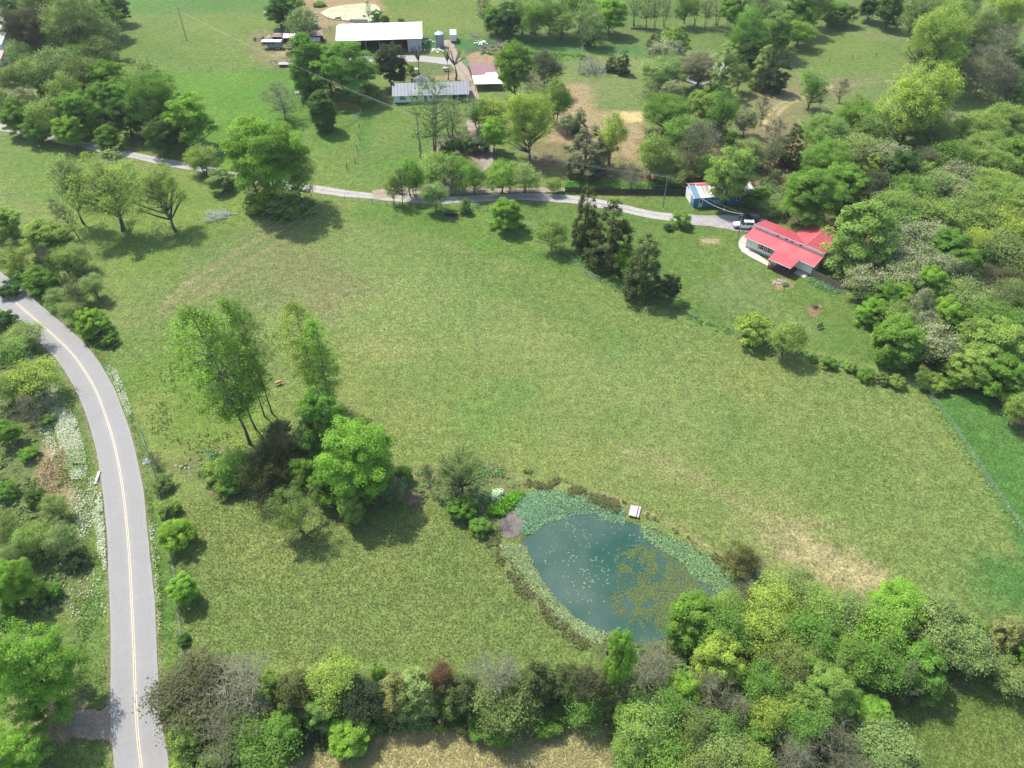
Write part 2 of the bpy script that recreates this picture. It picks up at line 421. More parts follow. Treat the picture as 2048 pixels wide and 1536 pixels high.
def build_ground():
    def axis(parts):
        out = []
        for a, b, s in parts:
            n = max(1, int(round((b - a) / s))); out += list(np.linspace(a, b, n, endpoint=False))
        out.append(parts[-1][1]); return np.array(out)
    xs = axis([(-4000, -600, 850), (-600, -240, 30), (-240, -120, 1.5), (-120, 120, .6), (120, 240, 1.5), (240, 600, 30), (600, 4000, 850)])
    ys = axis([(-400, 0, 40), (0, 30, 3), (30, 110, .5), (110, 200, .8), (200, 340, 1.3), (340, 600, 20), (600, 5000, 880)])
    X, Y = np.meshgrid(xs, ys); x = X.ravel(); y = Y.ravel()
    Z = hgt(x, y)
    n = len(x); nx, ny = len(xs), len(ys)
    i = np.arange(ny - 1)[:, None] * nx + np.arange(nx - 1)[None, :]
    f = np.stack([i, i + 1, i + nx + 1, i + nx], -1).reshape(-1, 4)
    me = np_mesh('ground', np.stack([x, y, Z], 1), f, smooth=True)
    col = np.zeros((n, 4)); base = np.array((.145, .20, .062))
    n1 = fbm(x, y, 28, 21, 4); n2 = fbm(x, y, 9, 33, 4)
    col[:, :3] = base; col[:, 3] = 1
    near = (np.abs(x) < 300) & (y < 420)
    warp = (fbm(x, y, 6, 55, 4) - .5) * 2; warp2 = (fbm(x, y, 1.8, 77, 3) - .5) * 2
    for P, c, g, soft, amp in ZP:
        m = near & (x > P[:, 0].min() - 25) & (x < P[:, 0].max() + 25) & (y > P[:, 1].min() - 25) & (y < P[:, 1].max() + 25)
        if not m.any(): continue
        d = sdist(P, x[m], y[m]) + warp[m] * amp * 1.4 + warp2[m] * min(amp, 1.5) * .6
        w = sstep(-soft, soft, d)[:, None]
        col[m, :3] = col[m, :3] * (1 - w) + np.array(c) * w
        col[m, 3] = col[m, 3] * (1 - w[:, 0]) + g * w[:, 0]
    # broad drift of greener and more straw-like grass
    gr = col[:, 3:4]
    t = ((n1 - .5) * 2.2)[:, None] * gr
    col[:, :3] *= 1 + t * np.array((.22, .10, .16))
    t = ((n2 - .5) * 2.2)[:, None] * gr
    col[:, :3] *= 1 + t * np.array((.20, .06, .14))
    # faint vehicle tracks crossing grass
    for pts, c, wd in TRACKS:
        T = spline([G(*p) for p in pts], 2)
        d = ldist(T, x, y); w = (np.exp(-(d / wd) ** 2) * (.35 + .65 * vnoise(x, y, 3, 91)))[:, None]
        col[:, :3] = col[:, :3] * (1 - w) + np.array(c) * w
    # worn bank of the pond
    dp = sdist(POND, x, y)
    w = sstep(-.9, .2, dp + warp2 * .4)[:, None]
    col[:, :3] = col[:, :3] * (1 - w) + np.array((.09, .075, .05)) * w
    # gravel shoulders and dark edges of the road
    dr = ldist(ROAD, x, y)
    w = (np.exp(-((dr - 2.95) / .35) ** 2) * .75)[:, None]
    col[:, :3] = col[:, :3] * (1 - w) + np.array((.22, .17, .12)) * w
    col[:, :3] = np.clip(col[:, :3] * np.array((.78, .765, .62)) * np.where(col[:, 3:4] > .5, 1, 1.15), 0, 1)
    a = me.attributes.new('gcol', 'FLOAT_COLOR', 'POINT'); a.data.foreach_set('color', col.astype(np.float32).ravel())
    m, t, N = nodes('ground'); L = t.links.new
    out = N('OutputMaterial'); b = N('BsdfPrincipled'); L(b.outputs[0], out.inputs[0])
    b.inputs['Roughness'].default_value = .95; b.inputs['Specular IOR Level'].default_value = .15
    at = N('Attribute', attribute_name='gcol'); geo = N('NewGeometry')
    def noise(s, det=5, rough=.6):
        k = N('TexNoise'); k.inputs['Scale'].default_value = s; k.inputs['Detail'].default_value = det; k.inputs['Roughness'].default_value = rough
        L(geo.outputs['Position'], k.inputs['Vector']); return k
    f1 = noise(3.2, 4, .75); f2 = noise(.55, 5, .65); f3 = noise(1.3, 3, .6)
    def rng(src, a, b_, c, d):
        k = N('MapRange'); L(src, k.inputs[0]); k.inputs[1].default_value = a; k.inputs[2].default_value = b_; k.inputs[3].default_value = c; k.inputs[4].default_value = d; return k.outputs[0]
    def mul(a, b_):
        k = N('Math', operation='MULTIPLY'); L(a, k.inputs[0]); L(b_, k.inputs[1]); return k.outputs[0]
    s1 = rng(f1.outputs[0], .35, .65, .52, 1.48); s2 = rng(f2.outputs[0], .35, .65, .82, 1.16); s3 = rng(f3.outputs[0], .35, .65, .86, 1.14)
    s = mul(mul(s1, s2), s3)
    sc = N('VectorMath', operation='SCALE'); L(at.outputs['Color'], sc.inputs[0]); L(s, sc.inputs[3])
    # straw flecks, only in grass
    f4 = noise(5.5, 3, .8); k1 = rng(f4.outputs[0], .52, .64, 0, .6); k1 = mul(k1, at.outputs['Alpha'])
    st = N('VectorMath', operation='MULTIPLY'); L(sc.outputs[0], st.inputs[0]); st.inputs[1].default_value = (1.75, 1.38, 1.65)
    mx = N('Mix', data_type='RGBA'); L(k1, mx.inputs[0]); L(sc.outputs[0], mx.inputs[6]); L(st.outputs[0], mx.inputs[7])
    f5 = noise(.9, 4, .7); k2 = rng(f5.outputs[0], .56, .70, 0, .5); k2 = mul(k2, at.outputs['Alpha'])
    gn = N('VectorMath', operation='MULTIPLY'); L(mx.outputs[2], gn.inputs[0]); gn.inputs[1].default_value = (.62, .86, .62)
    m2 = N('Mix', data_type='RGBA'); L(k2, m2.inputs[0]); L(mx.outputs[2], m2.inputs[6]); L(gn.outputs[0], m2.inputs[7])
    L(m2.outputs[2], b.inputs['Base Color'])
    bp = N('Bump'); bp.inputs['Strength'].default_value = .8; bp.inputs['Distance'].default_value = .22; L(f1.outputs[0], bp.inputs['Height']); L(bp.outputs[0], b.inputs['Normal'])
    g = link('ground', me, None, m); tag(g, kind='structure')
TRACKS = [
 ([(1545,262),(1548,240),(1565,218),(1590,203),(1625,192),(1665,172)], (.5,.40,.25), .6),
 ([(1528,258),(1534,236),(1555,212),(1582,198),(1620,188)], (.48,.39,.24), .55),
 ([(1490,262),(1500,238),(1528,215),(1570,196)], (.28,.25,.15), .5),
 ([(1475,240),(1500,220),(1540,200),(1580,188)], (.25,.23,.14), .4),
 ([(1640,190),(1720,168),(1800,160),(1880,166)], (.24,.23,.13), .5),
 ([(560,455),(480,500),(380,565),(330,610)], (.22,.22,.11), .8),
 ([(585,470),(500,520),(420,575)], (.24,.22,.13), .6),
 ([(870,480),(930,505),(990,525),(1050,545)], (.23,.24,.11), .3),
 ([(1380,700),(1300,760),(1180,830),(1080,900)], (.19,.22,.09), .5),
 ([(1040,960),(1200,985),(1300,1030),(1400,1085),(1470,1140)], (.25,.23,.12), .5),
 ([(1000,1090),(1050,1180),(1110,1240),(1160,1285)], (.26,.235,.13), .5),
 ([(1250,900),(1380,950),(1500,1020),(1600,1110),(1690,1160)], (.22,.225,.11), .9),
 ([(700,60),(860,57),(1000,58)], (.19,.21,.09), .5),
 ([(850,30),(960,24),(1060,30)], (.18,.2,.08), .5),
]
build_ground()

# ------------------------------------------------------------------ strips: road, drives
def strip_mesh(name, C, width, lift, thick=0.0, jitter=0.0, seed=1, offset=0.0, base_z=None):
    rg = np.random.default_rng(seed)
    C = np.asarray(C); T = np.gradient(C, axis=0); T /= np.linalg.norm(T, axis=1)[:, None]; Nn = np.stack([-T[:, 1], T[:, 0]], 1)
    k = 6
    vs = []
    jl = (np.convolve(rg.normal(size=len(C) + 4), np.ones(5) / 5, 'valid')) * jitter; jr = (np.convolve(rg.normal(size=len(C) + 4), np.ones(5) / 5, 'valid')) * jitter
    for j in range(k + 1):
        a = (j / k - .5)
        off = offset + a * width + np.where(j == 0, -jl, 0) + np.where(j == k, jr, 0)
        p = C + Nn * np.asarray(off).reshape(-1, 1)
        zz = (np.full(len(C), base_z) if base_z is not None else hgt(p[:, 0], p[:, 1])) + lift
        vs.append(np.column_stack([p, zz]))
    V = np.stack(vs, 1)                                  # n, k+1, 3
    n = len(C); idx = np.arange(n * (k + 1)).reshape(n, k + 1)
    f = np.stack([idx[:-1, :-1], idx[1:, :-1], idx[1:, 1:], idx[:-1, 1:]], -1).reshape(-1, 4)[:, ::-1]
    V = V.reshape(-1, 3)
    if thick:
        lo = V.copy(); lo[:, 2] -= thick; m = len(V); V = np.vstack([V, lo])
        e0 = idx[:, 0]; e1 = idx[:, -1]
        s0 = np.stack([e0[:-1], e0[1:], e0[1:] + m, e0[:-1] + m], -1); s1 = np.stack([e1[:-1], e1[1:], e1[1:] + m, e1[:-1] + m], -1)[:, ::-1]
        f = np.vstack([f, s0, s1])
    return np_mesh(name, V, f, smooth=False)
asph0 = simple('asphalt_plain', (.255, .255, .262), .85, .10, 1.2, bump=.01, spec=.3, dirt=(.225, .225, .232), dirt_amt=.5)
ROAD_MESH = strip_mesh('country_road', ROAD, 5.55, .07, .25, .10, 5)
yel = simple('yellow_paint', (.50, .40, .24), .7, .25, 6)
# two thin painted strips, slightly worn
for s in (-.11, .11):
    tag(link('road_centre_line', strip_mesh('road_centre_line', ROAD, .09, .078, 0, .004, 8, s), None, yel), kind='structure')
# ------------------------------------------------------------------ gravel drives
def cross_attr(me, k=6):
    n = len(me.vertices); a = me.attributes.new('cr', 'FLOAT', 'POINT')
    v = np.abs((np.arange(n) % (k + 1)) / k - .5) * 2
    a.data.foreach_set('value', v.astype(np.float32)); return me
def gravel_mat(name, pale, mid, mid_amt, grain=(.65, 1.3), gs=4):
    m, t, N = nodes(name); L = t.links.new
    out = N('OutputMaterial'); b = N('BsdfPrincipled'); L(b.outputs[0], out.inputs[0]); b.inputs['Roughness'].default_value = .95; b.inputs['Specular IOR Level'].default_value = .2
    geo = N('NewGeometry'); n1 = N('TexNoise'); n1.inputs['Scale'].default_value = gs; n1.inputs['Detail'].default_value = 6; L(geo.outputs['Position'], n1.inputs['Vector'])
    n2 = N('TexNoise'); n2.inputs['Scale'].default_value = .5; n2.inputs['Detail'].default_value = 5; L(geo.outputs['Position'], n2.inputs['Vector'])
    at = N('Attribute', attribute_name='cr')
    r = N('ValToRGB'); L(at.outputs['Fac'], r.inputs[0]); e = r.color_ramp.elements
    e[0].position = .05; e[0].color = (mid_amt,) * 3 + (1,); e[1].position = .33; e[1].color = (0, 0, 0, 1)
    q = e.new(.78); q.color = (0, 0, 0, 1); q = e.new(1.0); q.color = (mid_amt * .9,) * 3 + (1,)
    ad = N('Math', operation='MULTIPLY_ADD'); L(n2.outputs[0], ad.inputs[0]); ad.inputs[1].default_value = 1.6; ad.inputs[2].default_value = -.8
    ad2 = N('Math', operation='ADD', use_clamp=True); L(r.outputs[0], ad2.inputs[0]); L(ad.outputs[0], ad2.inputs[1])
    mx = N('Mix', data_type='RGBA'); L(ad2.outputs[0], mx.inputs[0]); mx.inputs[6].default_value = (*pale, 1); mx.inputs[7].default_value = (*mid, 1)
    mr = N('MapRange'); L(n1.outputs[0], mr.inputs[0]); mr.inputs[1].default_value = .3; mr.inputs[2].default_value = .7; mr.inputs[3].default_value = grain[0]; mr.inputs[4].default_value = grain[1]
    sc = N('VectorMath', operation='SCALE'); L(mx.outputs[2], sc.inputs[0]); L(mr.outputs[0], sc.inputs[3]); L(sc.outputs[0], b.inputs['Base Color'])
    bp = N('Bump'); bp.inputs['Distance'].default_value = .05; L(n1.outputs[0], bp.inputs['Height']); L(bp.outputs[0], b.inputs['Normal'])
    return m
cross_attr(ROAD_MESH)
tag(link('country_road', ROAD_MESH, None, gravel_mat('asphalt', (.232, .226, .216), (.258, .252, .240), .8, (.88, 1.12), 9)), kind='structure')
gm1 = gravel_mat('drive_gravel', (.33, .31, .29), (.20, .18, .14), .55)
gm2 = gravel_mat('lane_gravel', (.27, .22, .17), (.20, .16, .11), .6)
gm3 = gravel_mat('yard_gravel', (.30, .28, .265), (.23, .21, .19), .3)
def gstrip(name, C, w, m, seed, lift=.05):
    me = strip_mesh(name, C, w, lift, .04, .45, seed); cross_attr(me)
    return tag(link(name, me, None, m), kind='structure')
gstrip('gravel_driveway', DRIVE, 3.2, gm1, 11)
gstrip('farm_lane', LANE, 4.0, gm2, 12, .056)
gstrip('farm_lane', LANE2, 2.6, gm2, 13, .062)
gstrip('farm_yard_gravel', YARD, 5.0, gm3, 14, .068)
def pad(name, P, m, lift, seed=1, step=1.0, amp=.5, kind='structure'):
    P = np.asarray(P); Q = []
    n = len(P)
    for i in range(n):
        a, b = P[i], P[(i + 1) % n]; k = max(1, int(np.linalg.norm(b - a) / step))
        for j in range(k): Q.append(a + (b - a) * j / k)
    Q = np.array(Q); c = Q.mean(0); d = Q - c; L = np.linalg.norm(d, axis=1)[:, None]
    Q = Q + d / L * ((fbm(Q[:, 0], Q[:, 1], 1.6, seed, 3) - .5) * 2 * amp)[:, None]
    rings = [Q * (1 - t) + c * t for t in (0, .2, .4, .6, .8)]
    V = np.vstack(rings + [c[None]]); Z = hgt(V[:, 0], V[:, 1]) + lift
    k = len(Q); f = []
    for r in range(4):
        for i in range(k):
            j = (i + 1) % k; f.append((r*k + i, r*k + j, (r+1)*k + j, (r+1)*k + i))
    for i in range(k): f.append((4*k + i, 4*k + (i+1) % k, 5*k, 5*k))
    me = bpy.data.meshes.new(name); me.from_pydata([(*p, z) for p, z in zip(V, Z)], [], [q if q[2] != q[3] else q[:3] for q in f]); me.update()
    o = link(name, me, None, m)
    return tag(o, kind=kind)
pad('parking_gravel', poly((1372,432),(1430,431),(1500,430),(1530,440),(1545,452),(1520,466),(1475,462),(1420,453),(1370,449)), gm3, .074, 3)
pad('road_apron_gravel', poly((120,1440),(160,1426),(205,1416),(226,1400),(232,1500),(214,1478),(180,1476),(150,1470),(125,1460)), gm2, .05, 4, .5, .9)
pad('gravel_clearing', poly((1700,506),(1738,508),(1736,528),(1704,526)), gm3, .05, 5, .5, .3)
conc = simple('pale_concrete', (.42, .36, .32), .9, .12, 4, bump=.01)

# ------------------------------------------------------------------ pond
def water_mat(name, c1, c2, rough, scale):
    m, t, N = nodes(name); L = t.links.new
    out = N('OutputMaterial'); b = N('BsdfPrincipled'); L(b.outputs[0], out.inputs[0]); b.inputs['Roughness'].default_value = rough
    b.inputs['IOR'].default_value = 1.33
    geo = N('NewGeometry'); n1 = N('TexNoise'); n1.inputs['Scale'].default_value = scale; n1.inputs['Detail'].default_value = 6; n1.inputs['Distortion'].default_value = .6; L(geo.outputs['Position'], n1.inputs['Vector'])
    r = N('ValToRGB'); L(n1.outputs[0], r.inputs[0]); e = r.color_ramp.elements
    e[0].position = .36; e[0].color = (*c1, 1); e[1].position = .66; e[1].color = (*c2, 1)
    L(r.outputs[0], b.inputs['Base Color'])
    n2 = N('TexNoise'); n2.inputs['Scale'].default_value = 5; L(geo.outputs['Position'], n2.inputs['Vector'])
    bp = N('Bump'); bp.inputs['Distance'].default_value = .01; bp.inputs['Strength'].default_value = .4; L(n2.outputs[0], bp.inputs['Height']); L(bp.outputs[0], b.inputs['Normal'])
    return m
def flat(name, P, z, m, grow=0.0, seed=1, amp=.3):
    P = np.asarray(P); c = P.mean(0); P = P + (P - c) / np.linalg.norm(P - c, axis=1)[:, None] * grow
    Q = spline(list(map(tuple, P)) + [tuple(P[0])], .6)[:-1]
    me = bpy.data.meshes.new(name)
    v = [(*c, z)] + [(*q, z) for q in Q]; k = len(Q)
    me.from_pydata(v, [], [(0, 1 + i, 1 + (i + 1) % k) for i in range(k)]); me.update()
    return tag(link(name, me, None, m), kind='structure')
flat('pond_water', POND, WATER_Z, water_mat('pond_water', (.018, .062, .045), (.062, .098, .076), .10, .10), grow=1.2)
flat('lagoon', poly((640,26),(660,16),(700,9),(745,8),(760,20),(748,42),(700,42),(660,37)), .12, simple('lagoon_scum', (.36, .37, .22), .9, .25, .25, dirt=(.30, .27, .15), dirt_amt=.5))
flat('scum_covered_pond', poly((1372,138),(1385,124),(1420,124),(1455,128),(1450,142),(1430,160),(1400,172),(1375,165)), .10, simple('pond_scum', (.21, .23, .18), .5, .25, .3, dirt=(.30, .31, .24), dirt_amt=.5))

# ------------------------------------------------------------------ scattered low vegetation
def rand_in(P, n, rg, dens=None, avoid=None, feather=1.1):
    out = []; tot = 0
    lo, hi = P.min(0), P.max(0)
    for _ in range(60):
        q = rg.uniform(lo, hi, (max(n, 200) * 2, 2))
        m = sdist(P, q[:, 0], q[:, 1]) > (rg.random(len(q)) ** 1.5) * feather - .3 * feather
        q = q[m]
        if dens is not None: q = q[rg.random(len(q)) < dens(q[:, 0], q[:, 1])]
        if avoid is not None: q = q[avoid(q[:, 0], q[:, 1])]
        out.append(q); tot += len(q)
        if tot >= n: break
    return np.vstack(out)[:n]
def leaves_at(pts, size, rg, up=.4, aspect=.5, nrm=None, var=None):
    n = len(pts)
    nn = rg.normal(size=(n, 3)); nn /= np.linalg.norm(nn, axis=1)[:, None]
    if nrm is not None: nn = nn * .75 + nrm
    nn[:, 2] += up; nn /= np.linalg.norm(nn, axis=1)[:, None] + 1e-9
    r = rg.normal(size=(n, 3)); t = np.cross(nn, r); t /= np.linalg.norm(t, axis=1)[:, None] + 1e-9
    b = np.cross(nn, t)
    s = (size * rg.uniform(.6, 1.4, n))[:, None]
    V = np.stack([pts + t * s, pts + b * s * aspect, pts - t * s, pts - b * s * aspect], 1).reshape(-1, 3)
    F = np.arange(n * 4).reshape(n, 4)
    return V, F, (rg.random(n) if var is None else var)
def scatter(name, P, n, size, h, color, mat=None, dens=None, avoid=None, seed=1, up=.4, z=None, aspect=.5, label=None, clump=0):
    rg = np.random.default_rng(seed)
    if clump:
        c = rand_in(P, max(1, n // clump), rg, dens, avoid)
        r = rg.uniform(.4, 1.0, len(c)) * clump ** .33 * size * 1.3
        q = np.repeat(c, clump, 0); rr = np.repeat(r, clump)
        d = rg.normal(size=(len(q), 3)); d /= np.linalg.norm(d, axis=1)[:, None]; d[:, 2] = np.abs(d[:, 2])
        d *= (rr * rg.uniform(.5, 1, len(q)))[:, None]
        xy = q + d[:, :2]; zz = (hgt(xy[:, 0], xy[:, 1]) if z is None else z) + d[:, 2] * h
        nr = d / (np.linalg.norm(d, axis=1)[:, None] + 1e-6) * .8
        cv = np.repeat(rg.random(len(c)), clump); var = np.clip(cv * .5 + rg.random(len(q)) * .5, 0, 1)
        V, F, va = leaves_at(np.column_stack([xy, zz]), size, rg, up, aspect, nr, var)
    else:
        q = rand_in(P, n, rg, dens, avoid)
        zz = (np.maximum(hgt(q[:, 0], q[:, 1]), WATER_Z) if z is None else z) + rg.random(len(q)) * h
        V, F, va = leaves_at(np.column_stack([q, zz]), size, rg, up, aspect)
    me = np_mesh(name, V, F, va); o = link(name, me, None, mat or LEAF); kf = 1.0 if 'flowers' in name or 'pads' in name else 2.2; o.color = (*(q_ * kf for q_ in color), 1)
    return tag(o, kind='stuff')
def near_line(Cp, w):      # polygon around a polyline
    C = np.asarray(Cp); T = np.gradient(C, axis=0); T /= np.linalg.norm(T, axis=1)[:, None]; Nn = np.stack([-T[:, 1], T[:, 0]], 1)
    return np.vstack([C + Nn * w, (C - Nn * w)[::-1]])
off_road = lambda x, y: (ldist(ROAD, x, y) > 3.0) & (np.minimum(ldist(DRIVE, x, y), ldist(LANE, x, y)) > 2.2)
patchy = lambda s, seed, lo=.45, hi=.6: (lambda x, y: sstep(lo, hi, fbm(x, y, s, seed, 3)))
# pond vegetation
PS = [
 ('water_plants', [(1030,1024),(1034,1008),(1046,995),(1079,981),(1116,979),(1164,992),(1205,995),(1242,1012),(1250,1030),(1246,1045),(1216,1037),(1190,1022),(1153,1023),(1090,1042),(1070,1056),(1060,1066),(1040,1060),(1052,1045)], 12000, .13, .12, (.125, .205, .12)),
 ('water_plants', [(1279,1046),(1300,1050),(1330,1068),(1354,1080),(1391,1098),(1428,1124),(1458,1147),(1463,1183),(1440,1186),(1418,1168),(1388,1148),(1362,1118),(1340,1102),(1318,1090),(1294,1074)], 8000, .13, .12, (.13, .20, .10)),
 ('water_plants', [(1001,1095),(1030,1088),(1050,1092),(1062,1120),(1085,1165),(1112,1198),(1150,1235),(1187,1254),(1224,1266),(1200,1290),(1153,1272),(1126,1250),(1090,1214),(1055,1176),(1027,1142)], 9000, .13, .12, (.16, .20, .10)),
]
for i, (nm, pp, n, sz, h, c) in enumerate(PS):
    P = poly(*pp)
    scatter(nm, P, n, sz, h, c, z=None, seed=40 + i, up=1.2, aspect=.7, dens=lambda x, y: .25 + .75 * sstep(.35, .5, fbm(x, y, 2.0, 5, 3)))
mudm = simple('mud', (.11, .09, .075), .7, .25, 1.5, bump=.03)
pad('mud_flat', poly((1003,1030),(1020,1022),(1042,1024),(1054,1040),(1050,1058),(1036,1070),(1014,1078),(1000,1060)), mudm, .06, 8, .5, .5)
# pads crowding the lower right of the pond
CR = poly((1225,1090),(1260,1085),(1290,1090),(1330,1100),(1370,1125),(1400,1165),(1425,1190),(1410,1220),(1355,1252),(1290,1268),(1240,1240),(1215,1200),(1240,1170))
scatter('crowded_lily_pads', CR, 12000, .075, .02, (.17, .22, .08), z=WATER_Z + .02, seed=51, up=6, aspect=.85,
        dens=lambda x, y: (.05 + .95 * sstep(.42, .6, fbm(x, y, 1.3, 61, 4) + .22 * sstep(12, 24, x - .35 * (y - 58)) - .06)) )
# verge flowers
VW = [
 ([(50,706),(66,712),(98,752),(126,798),(152,846),(166,900),(172,950),(146,960),(130,920),(116,866),(94,810),(68,756)], 9000),
 ([(212,730),(230,742),(250,790),(262,830),(250,835),(238,800),(222,760)], 1600),
 ([(200,985),(205,1000),(215,1100),(212,1140),(198,1100),(190,1010)], 900),
 ([(170,950),(195,960),(190,1040),(160,1080),(140,1000)], 500),
 ([(60,800),(100,850),(120,930),(100,900),(70,850)], 500),
 ([(296,1040),(312,1050),(318,1180),(318,1260),(308,1240),(300,1140)], 160),
 ([(110,1120),(200,1130),(215,1240),(170,1250),(130,1220)], 160),
]
for i, (pp, n) in enumerate(VW):
    scatter('white_wildflowers', poly(*pp), n * 2, .095, .35, (.60, .64, .48), seed=70 + i, up=2.0, aspect=.9, avoid=off_road,
            dens=lambda x, y: sstep(.20, .45, fbm(x, y, 1.6, 8, 3)))
# tall weeds in the verges, the hedge bottoms, woods and bank
WEEDS = [
 ('verge_weeds', [(60,590),(150,660),(225,740),(262,830),(290,930),(310,1060),(325,1200),(330,1400),(350,1536),(340,1560),(325,1400),(312,1200),(300,1060),(280,930),(252,830),(215,750),(130,652),(40,585)], 4500, .13, .6, (.115, .18, .045), 0),
 ('verge_weeds', [(0,640),(50,670),(110,735),(150,820),(185,930),(205,1080),(212,1240),(205,1400),(160,1330),(140,1100),(110,900),(60,780),(0,700)], 8000, .14, .7, (.105, .17, .045), 0),
 ('bramble', [(-60,640),(20,650),(60,720),(70,800),(120,900),(140,1000),(150,1100),(120,1230),(-60,1240)], 12000, .22, 1, (.10, .14, .05), 14),
 ('dry_bramble', [(80,880),(135,890),(140,1000),(110,1010),(75,960)], 1500, .15, .8, (.25, .19, .12), 0),
 ('stream_weeds', [(360,935),(400,900),(470,905),(560,930),(640,940),(800,950),(900,930),(960,925),(1040,960),(1045,1000),(1000,1040),(930,1025),(860,1005),(760,1010),(640,1010),(540,1010),(470,985),(420,960)], 11000, .20, 1, (.095, .16, .06), 12),
 ('bright_reeds', [(990,1010),(1020,990),(1050,985),(1040,1000),(1020,1020),(1000,1034),(975,1030)], 2600, .16, .9, (.10, .22, .02), 0),
 ('pale_reeds', [(985,985),(1003,982),(1008,1000),(996,1012),(984,1000)], 900, .12, .8, (.36, .42, .30), 0),
 ('hedge_undergrowth', [(340,1440),(420,1430),(700,1420),(1000,1410),(1230,1400),(1232,1440),(1100,1450),(780,1462),(620,1502),(520,1560),(380,1600),(350,1536)], 26000, .17, 1.3, (.105, .17, .04), 20),
 ('woodland_undergrowth', [(1200,1290),(1300,1280),(1440,1200),(1560,1180),(1700,1220),(1800,1220),(2048,1260),(2090,1330),(1930,1340),(1780,1390),(1660,1420),(1640,1600),(1240,1600),(1225,1420)], 30000, .26, 1.2, (.085, .135, .04), 16),
 ('woodland_undergrowth', [(1730,560),(1780,480),(1700,440),(1740,370),(1900,330),(2300,300),(2500,640),(2200,900),(2048,840),(1960,770),(1900,760),(1850,720),(1800,680),(1770,640)], 30000, .34, 1.2, (.07, .12, .035), 16),
 ('woodland_undergrowth', [(1500,400),(1560,330),(1640,290),(1800,230),(2000,230),(2300,240),(2300,330),(1960,335),(1760,345),(1640,420),(1560,440)], 16000, .38, 1.2, (.08, .12, .045), 16),
 ('woodland_undergrowth', [(-300,60),(0,30),(200,0),(235,60),(240,120),(280,160),(360,200),(420,260),(400,300),(330,285),(200,270),(60,240),(-20,230),(-200,190)], 16000, .42, 1.3, (.06, .11, .035), 14),
 ('fence_row_weeds', [(880,412),(940,420),(1000,436),(1080,476),(1120,505),(1180,540),(1230,580),(1300,600),(1380,640),(1480,676),(1560,700),(1640,722),(1720,748),(1800,772),(1850,780),(1848,770),(1790,758),(1700,730),(1620,706),(1540,684),(1440,650),(1380,628),(1300,588),(1240,568),(1185,530),(1130,495),(1085,465),(1010,428),(940,410),(880,406)], 3800, .2, .8, (.075, .15, .035), 8),
 ('fence_row_weeds', [(1850,780),(1870,800),(1900,850),(1940,910),(1980,970),(2020,1020),(2060,1080),(2050,1080),(2010,1030),(1965,970),(1925,910),(1885,855),(1845,800)], 2200, .14, .8, (.13, .18, .055), 8),
 ('drive_side_weeds', [(790,404),(830,402),(880,406),(960,398),(1080,388),(1200,376),(1200,384),(1080,394),(960,392),(870,396),(800,396)], 2500, .2, 1, (.07, .14, .03), 8),
 ('drive_side_weeds', [(400,345),(440,350),(520,372),(620,392),(640,430),(560,450),(500,420),(480,390),(400,365)], 4500, .22, 1, (.075, .14, .035), 10),
 ('road_bank_bushes', [(20,520),(90,520),(170,590),(230,660),(250,700),(226,705),(170,640),(110,600),(60,575),(10,560)], 4500, .24, 1, (.075, .14, .035), 14),
 ('back_lot_weeds', [(1130,364),(1370,364),(1372,376),(1130,377)], 2600, .2, .6, (.07, .18, .035), 0),
 ('woodland_undergrowth', [(1290,260),(1420,250),(1560,300),(1570,390),(1500,372),(1290,355)], 9000, .3, 1.2, (.10, .125, .05), 14),
 ('woods_edge_weeds', [(1290,330),(1380,330),(1500,330),(1500,365),(1370,362),(1290,358)], 2500, .28, 1, (.12, .12, .06), 10),
 ('tree_row_floor', [(960,100),(1180,110),(1200,118),(1100,124),(960,108)], 1500, .35, .8, (.06, .13, .03), 8),
 ('flower_bed_plants', [(1618,556),(1640,566),(1680,578),(1690,590),(1670,588),(1640,578),(1614,566)], 700, .14, .8, (.09, .17, .10), 0),
]
for i, (nm, pp, n, sz, h, c, cl) in enumerate(WEEDS):
    scatter(nm, poly(*pp), n, sz, h, c, seed=100 + i, up=.5, avoid=off_road, clump=cl,
            dens=(lambda x, y: .12 + .88 * sstep(.40, .56, fbm(x, y, 4.5, 31, 3))))
# tussocks on the banks of the pond and coarse grass in the meadow
def tussocks(name, P, n, color, seed, hgt_m=.45, blades=9, dens=None, w=.05, avoid=None):
    rg = np.random.default_rng(seed); c = rand_in(P, n, rg, dens, avoid)
    c3 = np.column_stack([c, hgt(c[:, 0], c[:, 1])])
    q = np.repeat(c3, blades, 0); k = len(q)
    sc = np.repeat(rg.uniform(.6, 1.3, len(c)), blades)
    a = rg.uniform(0, 2 * np.pi, k); ln = rg.uniform(.4, 1.1, k) * hgt_m * sc; lean = rg.uniform(.2, 1.1, k)
    d = np.column_stack([np.cos(a), np.sin(a), np.zeros(k)]); s = np.column_stack([-np.sin(a), np.cos(a), np.zeros(k)]) * w
    tip = q + d * (ln * lean)[:, None]; tip[:, 2] += ln * (1.15 - lean * .6)
    mid = q + d * (ln * lean * .35)[:, None]; mid[:, 2] += ln * .7
    V = np.stack([q, mid + s, tip, mid - s], 1).reshape(-1, 3); F = np.arange(k * 4).reshape(k, 4)
    var = np.clip(np.repeat(rg.random(len(c)), blades) * .6 + rg.random(k) * .4, 0, 1)
    o = link(name, np_mesh(name, V, F, var), None, LEAF); o.color = (*color, 1)
    return tag(o, kind='stuff')
tussocks('bank_tussocks', poly((1000,935),(1080,945),(1180,985),(1260,1010),(1330,1050),(1400,1090),(1470,1140),(1500,1180),(1462,1160),(1400,1105),(1330,1068),(1262,1036),(1180,998),(1080,975),(1010,960)), 1000, (.22, .25, .10), 201, .45, dens=patchy(2.5, 5, .48, .62))
